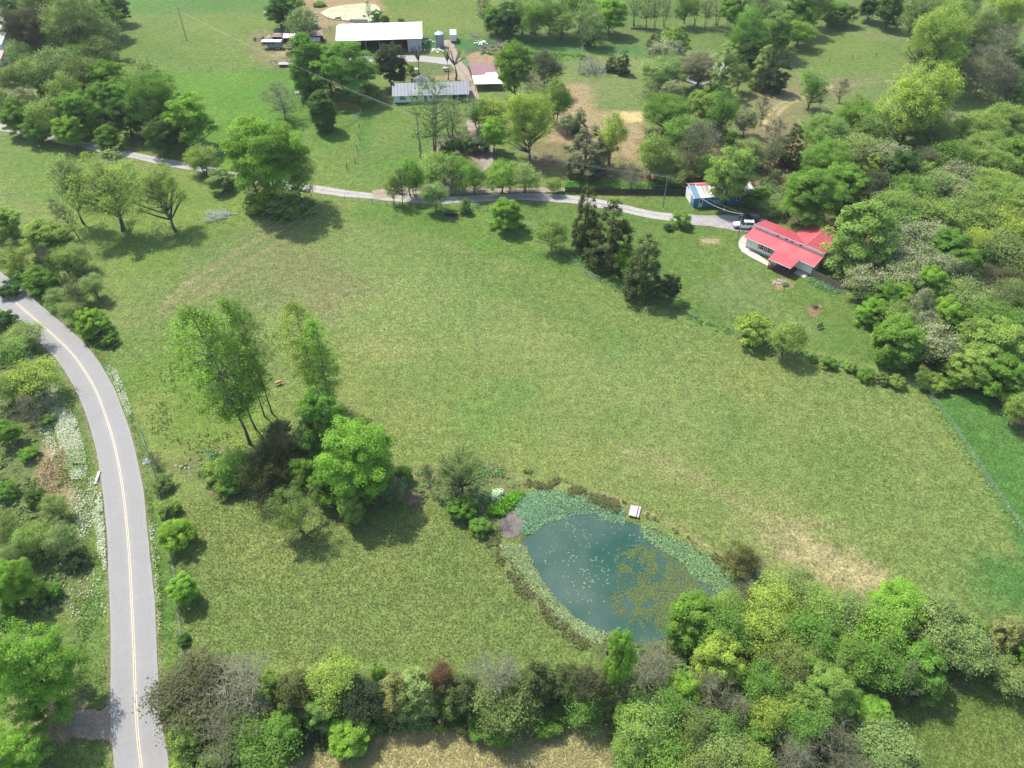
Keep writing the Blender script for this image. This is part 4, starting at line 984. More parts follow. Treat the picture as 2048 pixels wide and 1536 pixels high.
SPECS = '''
# --- top left wood
A ol c 90 18 95 0 | at the top edge above the top left wood
A pg c 145 38 105 0 | crowning the top of the top left wood
A gb c 55 62 80 0 | beside the grey roof at the left edge
D gr c 200 26 70 0 | topping the left wood next to the far pasture
D dg c 228 14 48 0 | at the top edge between wood and far pasture
A pg c 205 66 62 0 | above the fallen grey log in the left wood
D br c 152 84 56 0 | small, in the middle of the top left wood
D gr c 112 92 54 0 | left of the small bright green tree in the left wood
A pg c 190 100 58 0 | on the right flank of the top left wood
F wh c 66 84 44 0 | near the grey roof at the left edge
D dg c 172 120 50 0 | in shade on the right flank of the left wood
A pg c 112 132 76 0 | broad, in the middle of the left wood
A lg c 62 142 58 0 | right of the small red roof at the left edge
A ol c 18 158 50 0 | below the small red roof at the left edge
A ol c 160 145 76 0 | wide, behind the dark tree in the left wood
D dg c 96 168 46 0 | standing out among paler trees in the left wood
F wh c 44 200 52 0 | low at the left edge of the left wood
A pg c 8 196 44 0 | cut by the left edge above the driveway
A lg c 132 178 64 0 | right of the lone dark tree in the left wood
B gb c 176 168 46 0 | between green crowns in the left wood
D gr c 218 156 76 0 | bordering the bright pasture, upper one
D gr c 196 196 62 0 | behind the driveway trees, left of the pasture corner
D lg c 250 152 52 0 | at the pasture corner of the left wood
A pg c 288 158 74 0 | pale and tall at the pasture side of the left wood
D dg c 248 228 72 0 | big, hanging over the shaded driveway
A gr c 302 200 92 0 | wide, behind the round tree by the driveway
D br c 372 236 92 0 | round, last of the left wood above the driveway
D gr c 150 218 78 0 | above the shaded driveway, left of centre
A lg c 92 226 66 0 | near the driveway at the left wood's foot
D gr c 32 226 62 0 | near the driveway at the left edge
D br c 140 258 56 0 | low, touching the shaded driveway
D gr c 214 272 46 0 | low, at the edge of the shaded driveway
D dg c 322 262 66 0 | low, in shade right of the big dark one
D gr c 70 252 50 0 | low, at the driveway near the left edge
A lg b 412 346 62 282 | small and spreading, beside the driveway's start
B gb b 468 300 34 268 | tiny, in the pasture above the driveway
# --- behind the farm, top
D dg c 556 18 52 0 | at the top edge above the horse trailer
A pg b 612 84 64 8 | rising behind the row of tin sheds
D gr c 575 2 60 0 | cut by the top edge above the horse trailer
S gr b 640 12 24 2 | at the top edge left of the dirt lot
T gr b 739 42 14 2 | thin, at the corner of the pale lagoon
S gr c 752 26 24 0 | beside the pale lagoon
S dg c 770 36 18 0 | in the grass behind the white barn
S dg c 802 40 14 0 | right of the pale lagoon in the far field
# --- farm yard
K gr b 622 192 58 70 | in front of the sheds, left of the big maple
E gr b 700 192 128 68 | huge, before the white barn's left end
D gr b 664 184 60 92 | tucked between the column tree and the huge one
D mg b 784 172 66 82 | glossy and dark, in front of the white barn
K dg b 652 262 44 184 | alone on the grass beside the round pen
B gy b 572 240 72 166 | standing in the bright pasture above the cottonwood
L gb b 838 155 34 92 | left one behind the ranch house
L gb b 896 159 22 93 | narrow, middle one behind the ranch house
L gb b 912 160 44 104 | right one behind the ranch house
S br b 822 148 16 124 | small, by the white gas tank
T gr b 868 316 100 152 | right in front of the ranch house
T pg b 903 276 92 200 | right of the tallest one before the ranch house
A yg b 985 262 74 196 | right of the ranch house's end
A gr b 958 262 60 190 | hiding the ranch house's right end
D br b 988 304 52 232 | narrow, left of the big yellow-green oval tree
A yg b 1060 318 92 180 | big and oval, beside the brown slope
D gr b 1030 196 68 76 | by the two-coloured shed
A gb b 1090 190 64 96 | leaning over the brown slope's top
B gy b 1066 214 54 148 | grey, behind the big oval tree
A gr b 1112 250 58 150 | at the top left of the brown slope
A lg b 1003 152 36 98 | small, behind the rusty roofed shed
S ol b 936 302 42 268 | by the grey gravel clearing
S bg b 962 306 40 274 | at the front of the grey gravel clearing
S dg c 905 296 52 0 | low and spreading, under the tall sparse tree
# --- along the driveway
A br b 822 394 52 310 | first of the driveway row
A br b 832 396 44 322 | close behind the first of the driveway row
T gb b 805 410 34 340 | thin, on the field side of the driveway's fork
A lg b 788 409 30 342 | small, left end of the field side of the driveway
A lg c 868 332 76 9 | wide, second group of the driveway row
A pg b 871 422 56 356 | on the field side above the black feed trough
B gb b 910 386 34 320 | between green ones in the driveway row
A br b 928 382 60 312 | middle of the driveway row
A gr b 950 388 46 326 | just right of the middle of the driveway row
T gb b 893 386 24 330 | slim, left of the bare one in the driveway row
A br b 1003 386 62 322 | fourth of the driveway row
A gr b 1020 386 36 332 | squeezed right of the fourth in the driveway row
A pg b 1050 388 62 322 | pale, right end of the driveway row
A lg b 1107 388 34 352 | small, alone before the black fence's end
C dg b 932 426 26 394 | small, right of the black feed trough
D br b 1014 458 62 390 | round, alone in the meadow below the driveway
A lg b 1104 500 56 436 | spindly, left of the dark cedars
C ce b 1166 500 60 366 | tallest and thinnest, left one of the dark group
C ce b 1214 530 100 404 | biggest of the dark group beside the lawn
C ce b 1180 498 64 424 | low left one in the dark group beside the lawn
C ce b 1282 590 88 470 | right one of the dark group beside the lawn
D br c 1254 512 52 7 | growing against the right hand cedar
D mg b 1340 598 40 545 | small and dark, alone at the lawn's left edge
A lg b 1353 618 20 590 | tiny, below the small dark one at the lawn's left
S gr b 1361 450 40 420 | beside the parking gravel
S bg c 1337 451 18 0 | tiny, next to the bush by the parking gravel
S yg b 1501 682 72 626 | domed, at the lower left of the house lawn
A lg b 1568 712 70 636 | airy, right of the domed shrub on the lawn
S gr c 1628 716 16 0 | first in the fence row below the lawn
S gr c 1658 722 30 0 | second in the fence row below the lawn
S lg c 1702 732 26 0 | third and tallest in the fence row below the lawn
S gr c 1732 748 32 0 | fourth in the fence row below the lawn
S ol c 1766 756 28 0 | fifth in the fence row below the lawn
S lg c 1794 762 32 0 | sixth in the fence row below the lawn
A lg b 1838 776 28 736 | small, right end of the fence row below the lawn
S lg c 1872 764 44 0 | at the wood's corner below the lawn
S gr c 1908 758 44 0 | right of the wood's corner shrub below the lawn
# --- left field willows and roadside thicket
W pg b 168 448 66 300 | left one of the field's three
W yg b 246 462 128 306 | widest, in the middle of the field's three
W yg b 352 462 92 330 -10 4 | leaning, right one of the field's three
B gb b 158 476 40 398 -16 4 | leaning, left of the field's three willows
D lg c 8 440 60 7 | at the left edge of the upper thicket
W yg b 44 548 66 482 | in the thicket close above the road's bend
D lg c 92 468 86 8 | wide, in the upper part of the roadside thicket
A lg c 128 520 60 7 | below the wide one in the roadside thicket
D gr c 78 552 62 6 | low, above the road's bend
B gb b 122 560 34 488 -8 0 | vine-wrapped, upper one in the roadside thicket
A pg c 152 510 50 6 | right of the vine-wrapped one in the thicket
A pg c 112 590 46 5 | low, between the two vine-wrapped ones
A pg c 150 582 52 6 | left of the lower vine-wrapped tree
B gb b 166 622 30 545 | vine-wrapped, lower one in the roadside thicket
A pg c 184 568 44 6 | right of the lower vine-wrapped tree
A pg c 142 618 46 5 | at the verge beside the lower vine-wrapped tree
D br c 182 640 58 6 | low, at the road above the yellow sign
S gr c 216 672 34 0 | shaded, just above the yellow sign
S dg c 20 574 40 0 | in shade at the left edge above the road
# --- left of the road
S dg c 8 634 44 0 | dark, at the left edge below the road's bend
A pg c 48 664 66 6 | first below the road's bend
A lg c 20 700 60 7 | at the left edge, second below the road's bend
A yg c 62 752 92 8 | wide, left of the strip of white flowers
A lg c 14 770 60 7 | at the left edge beside the wide yellow-green one
B gb c 60 812 64 5 | scrubby, left of the white flower strip
D gr c 10 862 44 5 | at the left edge below the scrubby bare tree
S lg c 92 838 30 0 | by the brown patch left of the road
S br c 55 905 34 0 | left of the brown bramble patch
S dg c 68 990 38 0 | upright, below the brown bramble patch
S gr c 12 980 40 0 | at the left edge beside the brown patch
A pg c 105 1010 46 5 | below right of the brown bramble patch
A lg c 60 1072 60 6 | in the left brush, above the bright round tree
A ol c 18 1060 50 6 | at the left edge of the brush
A pg c 120 1075 60 6 | close to the road in the left brush
A ol c 24 1110 52 5 | brownish, left of the bright round tree's top
E br b 58 1200 84 1112 | round, in the brush left of the road
S gr c 8 1215 54 0 | at the left edge below the bright round tree
S gr c 96 1180 44 0 | right foot of the bright round tree
S mg c 150 1120 40 0 | low, close to the road in the brush
E br b 124 1396 150 1250 | biggest one beside the road's gravel apron
E br c 18 1502 96 8 | in the bottom left corner
S gr b 92 1436 40 1392 | under the biggest roadside tree
# --- right verge
B gb c 306 915 30 3 | scrubby, by the ditch opening right of the road
S ol c 324 962 40 0 | greyish, right of the road by the ditch
D br c 350 1062 66 5 | upper one on the verge right of the road
S lg c 336 1010 42 0 | small, above the verge trees right of the road
D br c 362 1176 56 5 | lower one on the verge right of the road
S dg c 366 1276 26 0 | dark, below the verge trees right of the road
S dg c 368 1312 18 0 | tiny and dark, right of the road
# --- centre clump
P br b 500 888 124 622 -6 2 | leftmost of the clump in the meadow
P lg b 512 858 76 636 -4 2 | second from the left in the meadow clump
P br b 529 832 62 604 -3 2 | third in the meadow clump
P lg b 544 826 62 600 -1 0 | fourth in the meadow clump, with the straightest trunk
P yg b 640 806 80 606 -2 0 | tallest yellowish one of the meadow clump
P br b 664 830 74 640 1 0 | right one of the meadow clump's tall trees
E br b 722 990 160 830 | largest crown at the right of the meadow clump
D gr b 660 902 96 770 | at the foot of the yellow-green poplars
D lg c 700 1010 50 7 | low front of the meadow clump
D br c 740 962 70 7 | low, right front of the meadow clump
F wh c 786 975 46 5 | pale leaved, right end of the meadow clump
D gr c 650 962 60 7 | in the shaded middle of the meadow clump
C ol c 608 868 66 9 | behind the bright maple in the meadow clump
A gb c 560 876 74 8 | brownish, between the poplar feet
A ce c 530 940 84 8 | dusky, in the left heart of the meadow clump
A gr c 470 930 70 6 | low, at the left foot of the poplars
S lg c 426 940 50 0 | at the left tip of the meadow clump
S gr c 452 972 44 0 | near the fallen red-brown brush
W lg b 600 1062 92 972 | drooping, in front of the meadow clump
D gr c 600 940 56 6 | dim, right of the dusky one in the clump
S dg c 800 946 44 0 | right behind the bright maple
W pg b 922 990 92 884 | feathery sapling group left of the pond
B gb b 862 985 26 930 | spiky stems near the muddy spot
B gb b 912 1006 34 950 | dark stems left of the pond
S gr c 924 1014 56 0 | left of the bright reeds by the pond
S gr c 960 1050 40 0 | at the pond's left shore
# --- right edge of the pond, bottom right wood
A go c 1482 1118 52 7 | yellowish, above the dead branch by the pond
B gy c 1512 1134 44 5 | dead and pale, at the pond's right end
B gb c 1496 1190 64 4 | brushy, between pond and wood
A pg c 1590 1172 80 7 | pale, at the wood's top left corner
A yg c 1545 1206 84 8 | yellowish, right of the pond's end
D gr c 1390 1234 100 9 | over the pond's lower right shore
A lg c 1462 1216 70 8 | behind the shore tree at the pond
A gr c 1440 1262 90 9 | in the wood right of the shore tree
A yg c 1524 1262 96 9 | olive tinted, second row of the lower wood
A lg c 1650 1222 84 8 | below the brown patch of the meadow
A gr c 1620 1276 110 9 | wide, in the middle of the lower wood
A pg c 1700 1232 90 8 | pale, right of the brown patch's foot
E br c 1812 1212 120 8 | wide, upper edge of the lower wood
A br c 1760 1262 110 9 | under the wide bright one at the wood's edge
A pg c 1876 1242 110 9 | airy, right of the wide bright tree
A pg c 1930 1290 90 8 | next to the brown cedar, left side
D lg c 1944 1262 56 7 | small bright crown left of the brown cedar
C go c 2016 1268 72 9 | brownish, at the right edge of the lower wood
D gr c 2046 1310 60 7 | at the right edge below the brown cedar
A pg c 2026 1348 80 5 | low, right edge beside the mown field
D gr c 1846 1330 96 8 | on the shaded lower side of the wood
A gr c 1772 1322 96 9 | behind the whitish bare tree of the lower wood
B gy c 1806 1350 70 7 | whitish, in the lower wood's right half
A gr c 1700 1316 90 9 | between the wide middle one and the right half
A ol c 1580 1330 90 9 | olive, above left of the brightest tree
E lg c 1656 1372 116 10 | brightest round crown of the lower wood
D yg c 1444 1316 100 10 | yellowish round crown right of the pond
A gr c 1520 1366 80 9 | right below the yellowish round crown
D br c 1370 1376 66 8 | small bright crown in the lower wood's left half
B gy c 1416 1384 84 8 | grey, left half of the lower wood
B gy c 1306 1336 100 8 | bare, on the pond's lower shore
D br b 1226 1392 58 1256 | narrow and brightest, at the hedge's right end
A gb c 1180 1372 60 8 | brownish, left of the narrow bright tree
B gb c 1252 1396 64 7 | shaded, right of the narrow bright tree
D gr c 1260 1432 60 6 | low, at the corner of crop field and wood
A lg c 1296 1450 100 9 | left front of the lower wood
A gr c 1340 1420 80 8 | behind the left front of the lower wood
A ol c 1382 1450 90 8 | olive, left of the white fallen limb
B gy c 1468 1424 66 7 | white-limbed, in the middle front of the wood
A gr c 1440 1460 70 7 | beside the white-limbed bare tree
A yg c 1536 1430 80 8 | mixed, below left of the brightest round crown
A gr c 1600 1452 84 8 | under the brightest round crown
D gr c 1518 1476 60 6 | shaded, middle front of the lower wood
D lg c 1592 1416 60 7 | leaning out below the brightest crown
B gb c 1650 1472 120 7 | wide and twiggy, by the mown field
E br c 1740 1424 92 5 | low and bright, at the mown field's edge
A pg c 1760 1500 130 6 | wide and pale, at the bottom by the mown field
B gy c 1590 1520 84 7 | grey, at the bottom edge of the wood
A pg c 1440 1510 110 7 | pale, bottom edge of the lower wood
A gr c 1330 1510 110 7 | bottom edge, left part of the wood
A lg c 1510 1532 80 7 | bottom edge, middle of the wood
A ol c 1390 1546 90 7 | olive, cut by the bottom edge
B gb c 1690 1540 110 6 | twiggy, cut by the bottom edge
A lg c 1256 1500 60 6 | bottom edge, right beside the crop field
# --- hedgerow at the bottom
A gb c 384 1384 132 7 | wide, left end of the bottom hedgerow
B gy c 476 1382 130 7 | pale grey, second in the bottom hedgerow
B gb c 462 1462 110 6 | wiry, below the pale grey one in the hedgerow
A gr c 520 1486 110 5 | low front, left part of the hedgerow
D lg c 372 1460 70 5 | bottom left corner of the hedgerow
S ol c 442 1526 80 0 | cut by the bottom edge, left of the crop field
S lg c 372 1520 60 0 | bottom edge, right beside the road
C ce c 596 1386 92 8 | first dark one of the bottom hedgerow
D lg c 545 1372 46 7 | yellowish sliver left of the first hedgerow cedar
A yg c 662 1370 84 8 | third crown of the bottom hedgerow
D lg c 640 1420 60 6 | low, third from left in the hedgerow
A mg c 724 1396 74 7 | greyish, left of the golden cedar
D br c 704 1468 66 4 | low front, left of the golden cedar
C go c 786 1384 72 8 | golden one of the bottom hedgerow
D br c 758 1352 26 7 | sliver left of the golden cedar
C ol c 838 1378 80 8 | right of the golden cedar
A rd c 884 1358 44 8 | dying, in the middle of the hedgerow
C ce c 926 1384 84 8 | right of the dying red-brown tree
D br c 904 1414 34 4 | tiny, below the dying red-brown tree
B gy c 990 1362 100 8 | broad, in the middle right of the hedgerow
A ol c 1012 1402 96 7 | below the broad bare tree of the hedgerow
D gr c 980 1440 70 4 | low front, middle right of the hedgerow
C ce c 1074 1368 84 8 | right of the broad bare tree in the hedgerow
C ce c 1128 1364 74 8 | last dark one of the bottom hedgerow
A gr c 1166 1402 66 6 | low, left of the narrow bright tree
S gr c 1092 1436 60 0 | low front, right part of the hedgerow
D gr c 566 1460 60 5 | low front, under the first hedgerow cedar
# --- background row along the top
B gb b 968 54 30 -24 | leftmost of the row behind the grain bin
D gr c 992 30 50 0 | second of the row behind the grain bin
D dg c 1016 32 56 0 | dense, third of the row behind the grain bin
A lg c 1044 18 56 0 | fourth of the row behind the grain bin
A gr c 1068 34 54 0 | fifth of the row behind the grain bin
A lg b 1122 78 62 12 | with a clear short trunk, before the far row
A lg c 1100 14 60 0 | at the top edge, middle of the far row
A pg b 1180 92 58 8 | pale, with a dark bush at its foot
S dg b 1176 92 28 72 | at the foot of the pale one in the far row
D br c 1222 22 64 0 | tall and bright, top edge of the far row
A gr c 1160 10 60 0 | at the top edge behind the pale one
T gr b 1268 52 38 -20 | first sparse one right of the tall bright tree
T gr b 1292 56 34 -16 | second sparse one right of the tall bright tree
T gr b 1308 58 30 -22 | third sparse one right of the tall bright tree
T lg b 1328 54 34 -18 | fourth sparse one right of the tall bright tree
A gr b 1366 54 46 -20 | fifth, thicker, right of the tall bright tree
T gr b 1388 52 34 -22 | sixth sparse one right of the tall bright tree
T pg b 1432 52 54 -14 | leaning, at the right of the sparse row
T gr b 1410 56 30 -10 | seventh sparse one of the sparse row
D gr c 1480 14 70 0 | top edge, right of the sparse row
A gr c 1500 62 80 0 | left crown of the hill clump
A pg c 1530 30 76 0 | upper crown of the hill clump
D lg c 1550 58 76 0 | right crown of the hill clump
A br b 1592 94 66 34 | leaning out at the right of the hill clump
D dg c 1506 102 62 0 | dark foot of the hill clump
C ol c 1530 124 56 0 | low left one at the foot of the hill clump
C ce c 1556 132 56 0 | low right one at the foot of the hill clump
D br c 1524 136 20 3 | tiny bright one amid the low cedars of the hill
C ol c 1450 130 70 0 | beside the grey scummy pond
A ol c 1480 146 44 0 | right of the grey scummy pond
D lg c 1470 108 46 0 | above the grey scummy pond's right
D gr c 1600 12 76 0 | top edge, right of the hill clump
D gr b 1672 50 60 2 | alone on the far hill, left trunk of two
A gb b 1690 52 40 6 | alone on the far hill, right trunk of two
A gr c 1640 4 56 0 | top edge behind the far hill's pair
C ce b 1222 142 28 108 | left of the pair beside the fallen grey tree
C ce b 1244 148 34 98 | right of the pair beside the fallen grey tree
C ce b 1308 104 40 66 | leaning, behind the cream-flowered tree
D lg c 1352 78 60 0 | right of the leaning cedar on the slope
# --- mid group on the slope
F wh c 1330 104 72 9 | highest one on the brown slope's right
A pg b 1322 182 96 112 | below the highest flowering tree
A gy b 1394 178 80 100 | dark-limbed, in front of the grey scummy pond
B gb c 1304 196 44 7 | dusky, left side of the slope's tree group
F wh c 1344 184 46 8 | small, in the middle of the slope's tree group
A gr c 1330 222 96 11 | wide, left front of the slope's tree group
D lg c 1408 206 70 11 | bright, right front of the slope's tree group
A gr c 1372 262 90 11 | lower middle of the slope's tree group
B gy c 1398 276 84 11 | grey, lower right of the slope's tree group
A gr b 1436 280 60 166 | tall and slim, right of the slope's tree group
A lg b 1300 358 60 262 | near the brown bare ground, left front
A pg c 1326 322 64 8 | right of the bare ground's left front tree
T gb b 1380 366 66 250 | dark stems, left behind the blue building
A pg c 1345 346 60 5 | low, behind the black fence's right end
D lg b 1448 412 94 284 | standing over the blue building
B gb b 1432 368 36 290 | thin, behind the blue building
F wh c 1492 238 48 8 | small, right of the tall slim tree
B gb b 1520 250 30 190 | slender, right of the small flowering tree
C ce b 1578 332 54 246 | lone pointed one behind the big round tree
T gb b 1530 352 56 236 | forked, left of the lone pointed cedar
D gr c 1462 276 26 6 | small, left of the forked bare tree
A gr b 1614 220 58 138 | lone, on the hill beside the dirt track
B gb b 1678 206 30 158 | small, right of the lone hill tree
C gb b 1168 350 96 246 | big and brown, on the brown slope
A yg b 1218 330 60 216 | thin, right of the big brown cedar
F wh c 1136 246 34 6 | dark, at the left top of the brown slope
C bg c 1160 238 34 7 | bluish, left above the big brown cedar
B gy b 1262 376 50 326 | round and brushy, behind the black fence
D gr c 1520 392 50 5 | between the blue building and the big round tree
A pg c 1544 408 44 5 | low, at the shady spot right of the blue building
D gr b 1608 458 126 322 | big and round, behind the red roof
# --- right woods
A lg c 1648 262 100 11 | yellowish slope crown, left end of the right wood
A yg b 1796 300 138 124 | huge, standing above the right wood
A gr c 1716 232 96 11 | left of the huge yellow-green tree
A lg c 1752 262 84 11 | below the huge yellow-green tree's left side
A pg c 1866 268 96 10 | pale, below the huge yellow-green tree's right side
B gy c 1884 246 50 9 | grey, right of the huge yellow-green tree
A lg c 1950 258 100 11 | upper right of the right wood
A lg c 2016 236 96 11 | at the right edge, upper right wood
A gr c 1900 312 90 10 | middle of the upper right wood
A lg c 1968 310 110 11 | wide, right of the middle in the upper right wood
D gr c 2036 306 80 10 | at the right edge below the upper one
A gr c 1660 318 100 11 | above the big round tree behind the red roof
A pg c 1720 300 90 10 | right of the crown above the big round tree
D dg c 1800 334 62 11 | dark, in the middle of the right wood
F wh c 1774 318 66 10 | beside the dark tree of the right wood
D yg c 1742 330 44 8 | small, left of the beige blooming tree
D gr c 1690 362 90 10 | right behind the big round tree
A mg c 1748 372 70 9 | greyish, below the dark tree of the right wood
B gb c 1846 322 70 8 | brown twigs, right of the dark tree
D lg c 1846 348 44 9 | small bright top right of the dark tree
A gr c 1820 380 80 9 | below the small bright top
A pg c 1872 366 80 9 | dull, left of the cream blooms
F wh c 1916 348 64 8 | upper one over the brown ground
F wh c 1918 384 66 8 | lower one over the brown ground
F wh c 1962 342 44 7 | right one over the brown ground
D gr c 2002 310 70 8 | above the brown ground at the right
A lg c 2004 392 120 11 | wide, right of the cream blooms
A lg c 1796 408 84 10 | right of the big round tree beside the red roof
A lg c 1872 430 104 11 | broad, middle height of the right wood
A gr c 1804 446 76 9 | shaded, left of the broad one
A lg c 1950 430 90 10 | right of the broad one
A yg c 2024 446 90 10 | right edge, middle of the right wood
D lg b 1700 546 124 398 | big and round, over the red roof's right end
A yg c 1956 486 80 9 | glowing, above the small orange gap
A ol c 2018 510 110 10 | at the right edge beside the orange gap
F wh c 1812 470 86 9 | upper left of the white-flowered group
F wh c 1862 476 84 9 | upper right of the white-flowered group
F wh c 1776 512 86 8 | left middle of the white-flowered group
F wh c 1840 528 88 9 | right middle of the white-flowered group
F wh c 1730 560 70 8 | lowest left of the white-flowered group
F wh c 1796 560 76 8 | lower middle of the white-flowered group
D gr c 1904 494 74 10 | right of the white-flowered group
D gr c 1930 530 60 9 | dark gap side, right of the white-flowered group
D dg c 1970 520 44 9 | narrow and dark, near the right edge
F wh c 1888 540 48 9 | small, right of the white-flowered group
A mg c 1930 556 64 8 | greyish, below the narrow dark tree
D gr c 1770 590 60 8 | dark, under the white-flowered group
D br c 1802 590 56 7 | small, under the white-flowered group
D br c 1862 564 66 9 | round and bright, upper of the pair
D br c 1892 622 60 8 | round and bright, lower of the pair
A pg c 1940 590 84 9 | wide, right of the bright pair
A gb c 1996 556 70 8 | dull, near the right edge above the light green mass
A ol c 2030 590 70 9 | right edge, right of the dull one
A gr c 1964 630 70 8 | right of the lower bright one
F wh c 1846 606 44 9 | brightest white one, left of the bright pair
F wh c 1852 646 44 7 | directly below the brightest white one
D br c 1748 616 56 6 | left rim of the right wood below the fence
A lg c 1800 628 60 7 | between the rim tree and the brightest white one
D gr c 1798 676 96 9 | dark and round at the lawn's right edge
F wh c 1872 684 84 8 | grey-leaved, over the shaded corner of the lawn
A gr c 1848 668 40 7 | between the dark round tree and its pale neighbour
D lg c 1990 676 120 11 | large, over the strip at the right edge
A gr c 2036 650 80 9 | right edge, behind the large light one
D lg c 1946 732 76 8 | lower left of the large light one
D gr c 2016 748 90 9 | below the large light one at the right edge
A lg c 2044 810 50 8 | lowest at the right edge above the strip
D gr c 1900 590 40 7 | between the bright pair, darker
B gy c 2006 600 60 7 | grey, near the right edge
# --- far top right wood
A yg c 1872 84 116 0 | wide, left front of the far right wood
A pg c 1838 36 76 0 | greyish, back left of the far right wood
D dg c 1786 12 60 0 | top edge, left end of the far right wood
D dg c 1746 4 50 0 | top edge, beside the far hill's crest
A lg c 1900 42 90 0 | behind the wide one of the far right wood
A pg c 1956 62 90 0 | middle of the far right wood
A yg c 2010 30 96 0 | yellowish, back right of the far right wood
B gy c 1998 104 86 0 | grey, over the far right clearing
B gy b 1946 194 76 90 | tall, first grey one of the clearing's row
B gy b 1974 204 60 120 | second grey one of the clearing's row
B gb b 1922 180 50 96 | brown stems, left of the clearing's row
T gy b 1990 208 50 128 | third of the clearing's row
T gy b 2008 212 44 140 | fourth of the clearing's row
D dg c 2034 128 76 0 | at the right edge above the clearing
D gr c 2040 176 50 0 | at the right edge beside the clearing's row
B gy b 1822 136 50 72 | lone grey one, left of the far right wood
D gr c 1912 118 60 0 | low front of the far right wood
S ol c 1866 116 40 0 | foot of the wide front tree
A pg c 1930 10 80 0 | top edge, middle of the far right wood
A lg c 1870 4 76 0 | top edge, left of the far right wood's middle
'''
NT = place_specs(SPECS)
print('trees placed', NT)
place_specs('''
E br b 548 414 150 222 | biggest one beside the driveway, above its wide shadow
A lg b 604 404 76 286 | joined to the big cottonwood's right side
A lg c 500 330 56 12 | hanging from the big cottonwood's left side
B gb b 518 404 40 300 | thin, at the left foot of the big cottonwood
S gr c 566 408 60 0 | under the big cottonwood
S lg c 510 408 44 0 | left under the big cottonwood
S pg c 440 356 56 0 | brushy, at the driveway left of the big cottonwood
''')
place_specs("""
D dg c 20 18 40 0 | in the top left corner by the paved yard
A pg c 40 108 50 0 | between the grey roof and the left wood
A ol c 22 60 34 0 | half over the grey roof at the left edge
A gr c 150 120 60 0 | filling the middle of the left wood
D gr c 232 190 60 0 | tucked behind the pasture-side trees of the left wood
A pg c 1500 300 56 8 | thin, behind the blue building's right side
A pg c 1556 300 40 7 | thin, left of the lone pointed cedar's top
A ol c 1350 318 60 7 | olive, in the woods behind the black fence
A gr c 1410 330 60 7 | in the woods directly behind the blue building
""")
# ------------------------------------------------------------------ buildings
def frame(name, xy, deg, label, cat, z=None, group=None):
    return empty(name, (xy[0], xy[1], hz(*xy) if z is None else z), math.radians(deg), label, cat, group)
def lerp(a, b, t): return tuple(p + (q - p) * t for p, q in zip(a, b))
def roof(mb, e0, e1, r1, r0, th=.06, rib=.45, rh=.06):
    """sheet-metal roof plane, e0-e1 the eave, r0-r1 the upper edge, with standing ribs"""
    mb.slab([e0, e1, r1, r0], th)
    L = (Vector(e1) - Vector(e0)).length; n = max(2, int(L / rib))
    d = (Vector(e1) - Vector(e0)).normalized() * .05
    nrm = (Vector(e1) - Vector(e0)).cross(Vector(r0) - Vector(e0)).normalized()
    if nrm.z < 0: nrm = -nrm
    for i in range(n + 1):
        t = (i + .01) / (n + .02); a = Vector(lerp(e0, e1, t)); b = Vector(lerp(r0, r1, t))
        up = nrm * rh
        mb.hexa([a - d, a + d, b + d, b - d], [a - d + up, a + d + up, b + d + up, b - d + up])
def window(parent, x, y, z, w, h, face, frame_m, glass_m, mull=True, name='window'):
    """face: 'f' front (y-), 'r' right (x+), 'l' left (x-), 'b' back"""
    m = MB(); t = .07; p = .05
    def bx(mb, a0, z0, a1, z1, d0, d1):
        if face == 'f': mb.box(x + a0, y - d1, z + z0, x + a1, y - d0, z + z1)
        elif face == 'b': mb.box(x + a0, y + d0, z + z0, x + a1, y + d1, z + z1)
        elif face == 'r': mb.box(x + d0, y + a0, z + z0, x + d1, y + a1, z + z1)
        else: mb.box(x - d1, y + a0, z + z0, x - d0, y + a1, z + z1)
    bx(m, 0, 0, w, t, .005, p); bx(m, 0, h - t, w, h, .005, p); bx(m, 0, t, t, h - t, .005, p); bx(m, w - t, t, w, h - t, .005, p)
    if mull: bx(m, t, h / 2 - .03, w - t, h / 2 + .03, .005, p * .8)
    f = m.build(name, frame_m, parent)
    g = MB(); bx(g, t, t, w - t, h - t, .006, .02); g.build('pane', glass_m, f)
    return f
cream = simple('cream_siding', (.66, .69, .55), .8, .06, 2, bump=.01, streak=(1, 1, 8))
redroof = simple('red_metal', (.47, .082, .092), .5, .06, .8, dirt=(.44, .12, .12), dirt_amt=.3, rib_shade=.55)
white = simple('white_paint', (.72, .71, .69), .6, .06, 3)
greyblock = simple('grey_block', (.30, .31, .29), .9, .12, 2, bump=.02)
glass = simple('window_glass', (.02, .024, .028), .2, .2, 1, spec=.4)
brown = simple('brown_shutter', (.13, .055, .045), .6, .1, 3)
darkwood = simple('dark_wood', (.06, .045, .04), .8, .25, 4)
maroon = simple('maroon_lattice', (.16, .03, .03), .7, .2, 5)
bluewall = simple('blue_siding', (.035, .135, .25), .65, .08, 2, streak=(6, 6, .4))
whitetin = simple('old_white_tin', (.56, .55, .53), .55, .12, 1.2, dirt=(.30, .22, .18), dirt_amt=.35, streak=(3, .4, 1))
rust = simple('rusty_tin', (.20, .10, .085), .8, .2, 1.5, dirt=(.30, .24, .22), dirt_amt=.45)
greymetal = simple('grey_metal_roof', (.19, .205, .235), .5, .07, 1, spec=.5, dirt=(.22, .235, .26), dirt_amt=.4, rib_shade=1.0)
barnwhite = simple('barn_white_metal', (.86, .86, .86), .35, .03, 1)
barngrey = simple('barn_grey_siding', (.42, .44, .47), .55, .07, 2, streak=(8, 8, .3))
palewall = simple('pale_blue_white_siding', (.72, .78, .82), .7, .05, 2)
darkin = simple('dark_interior', (.02, .018, .016), .95, .3, 2)
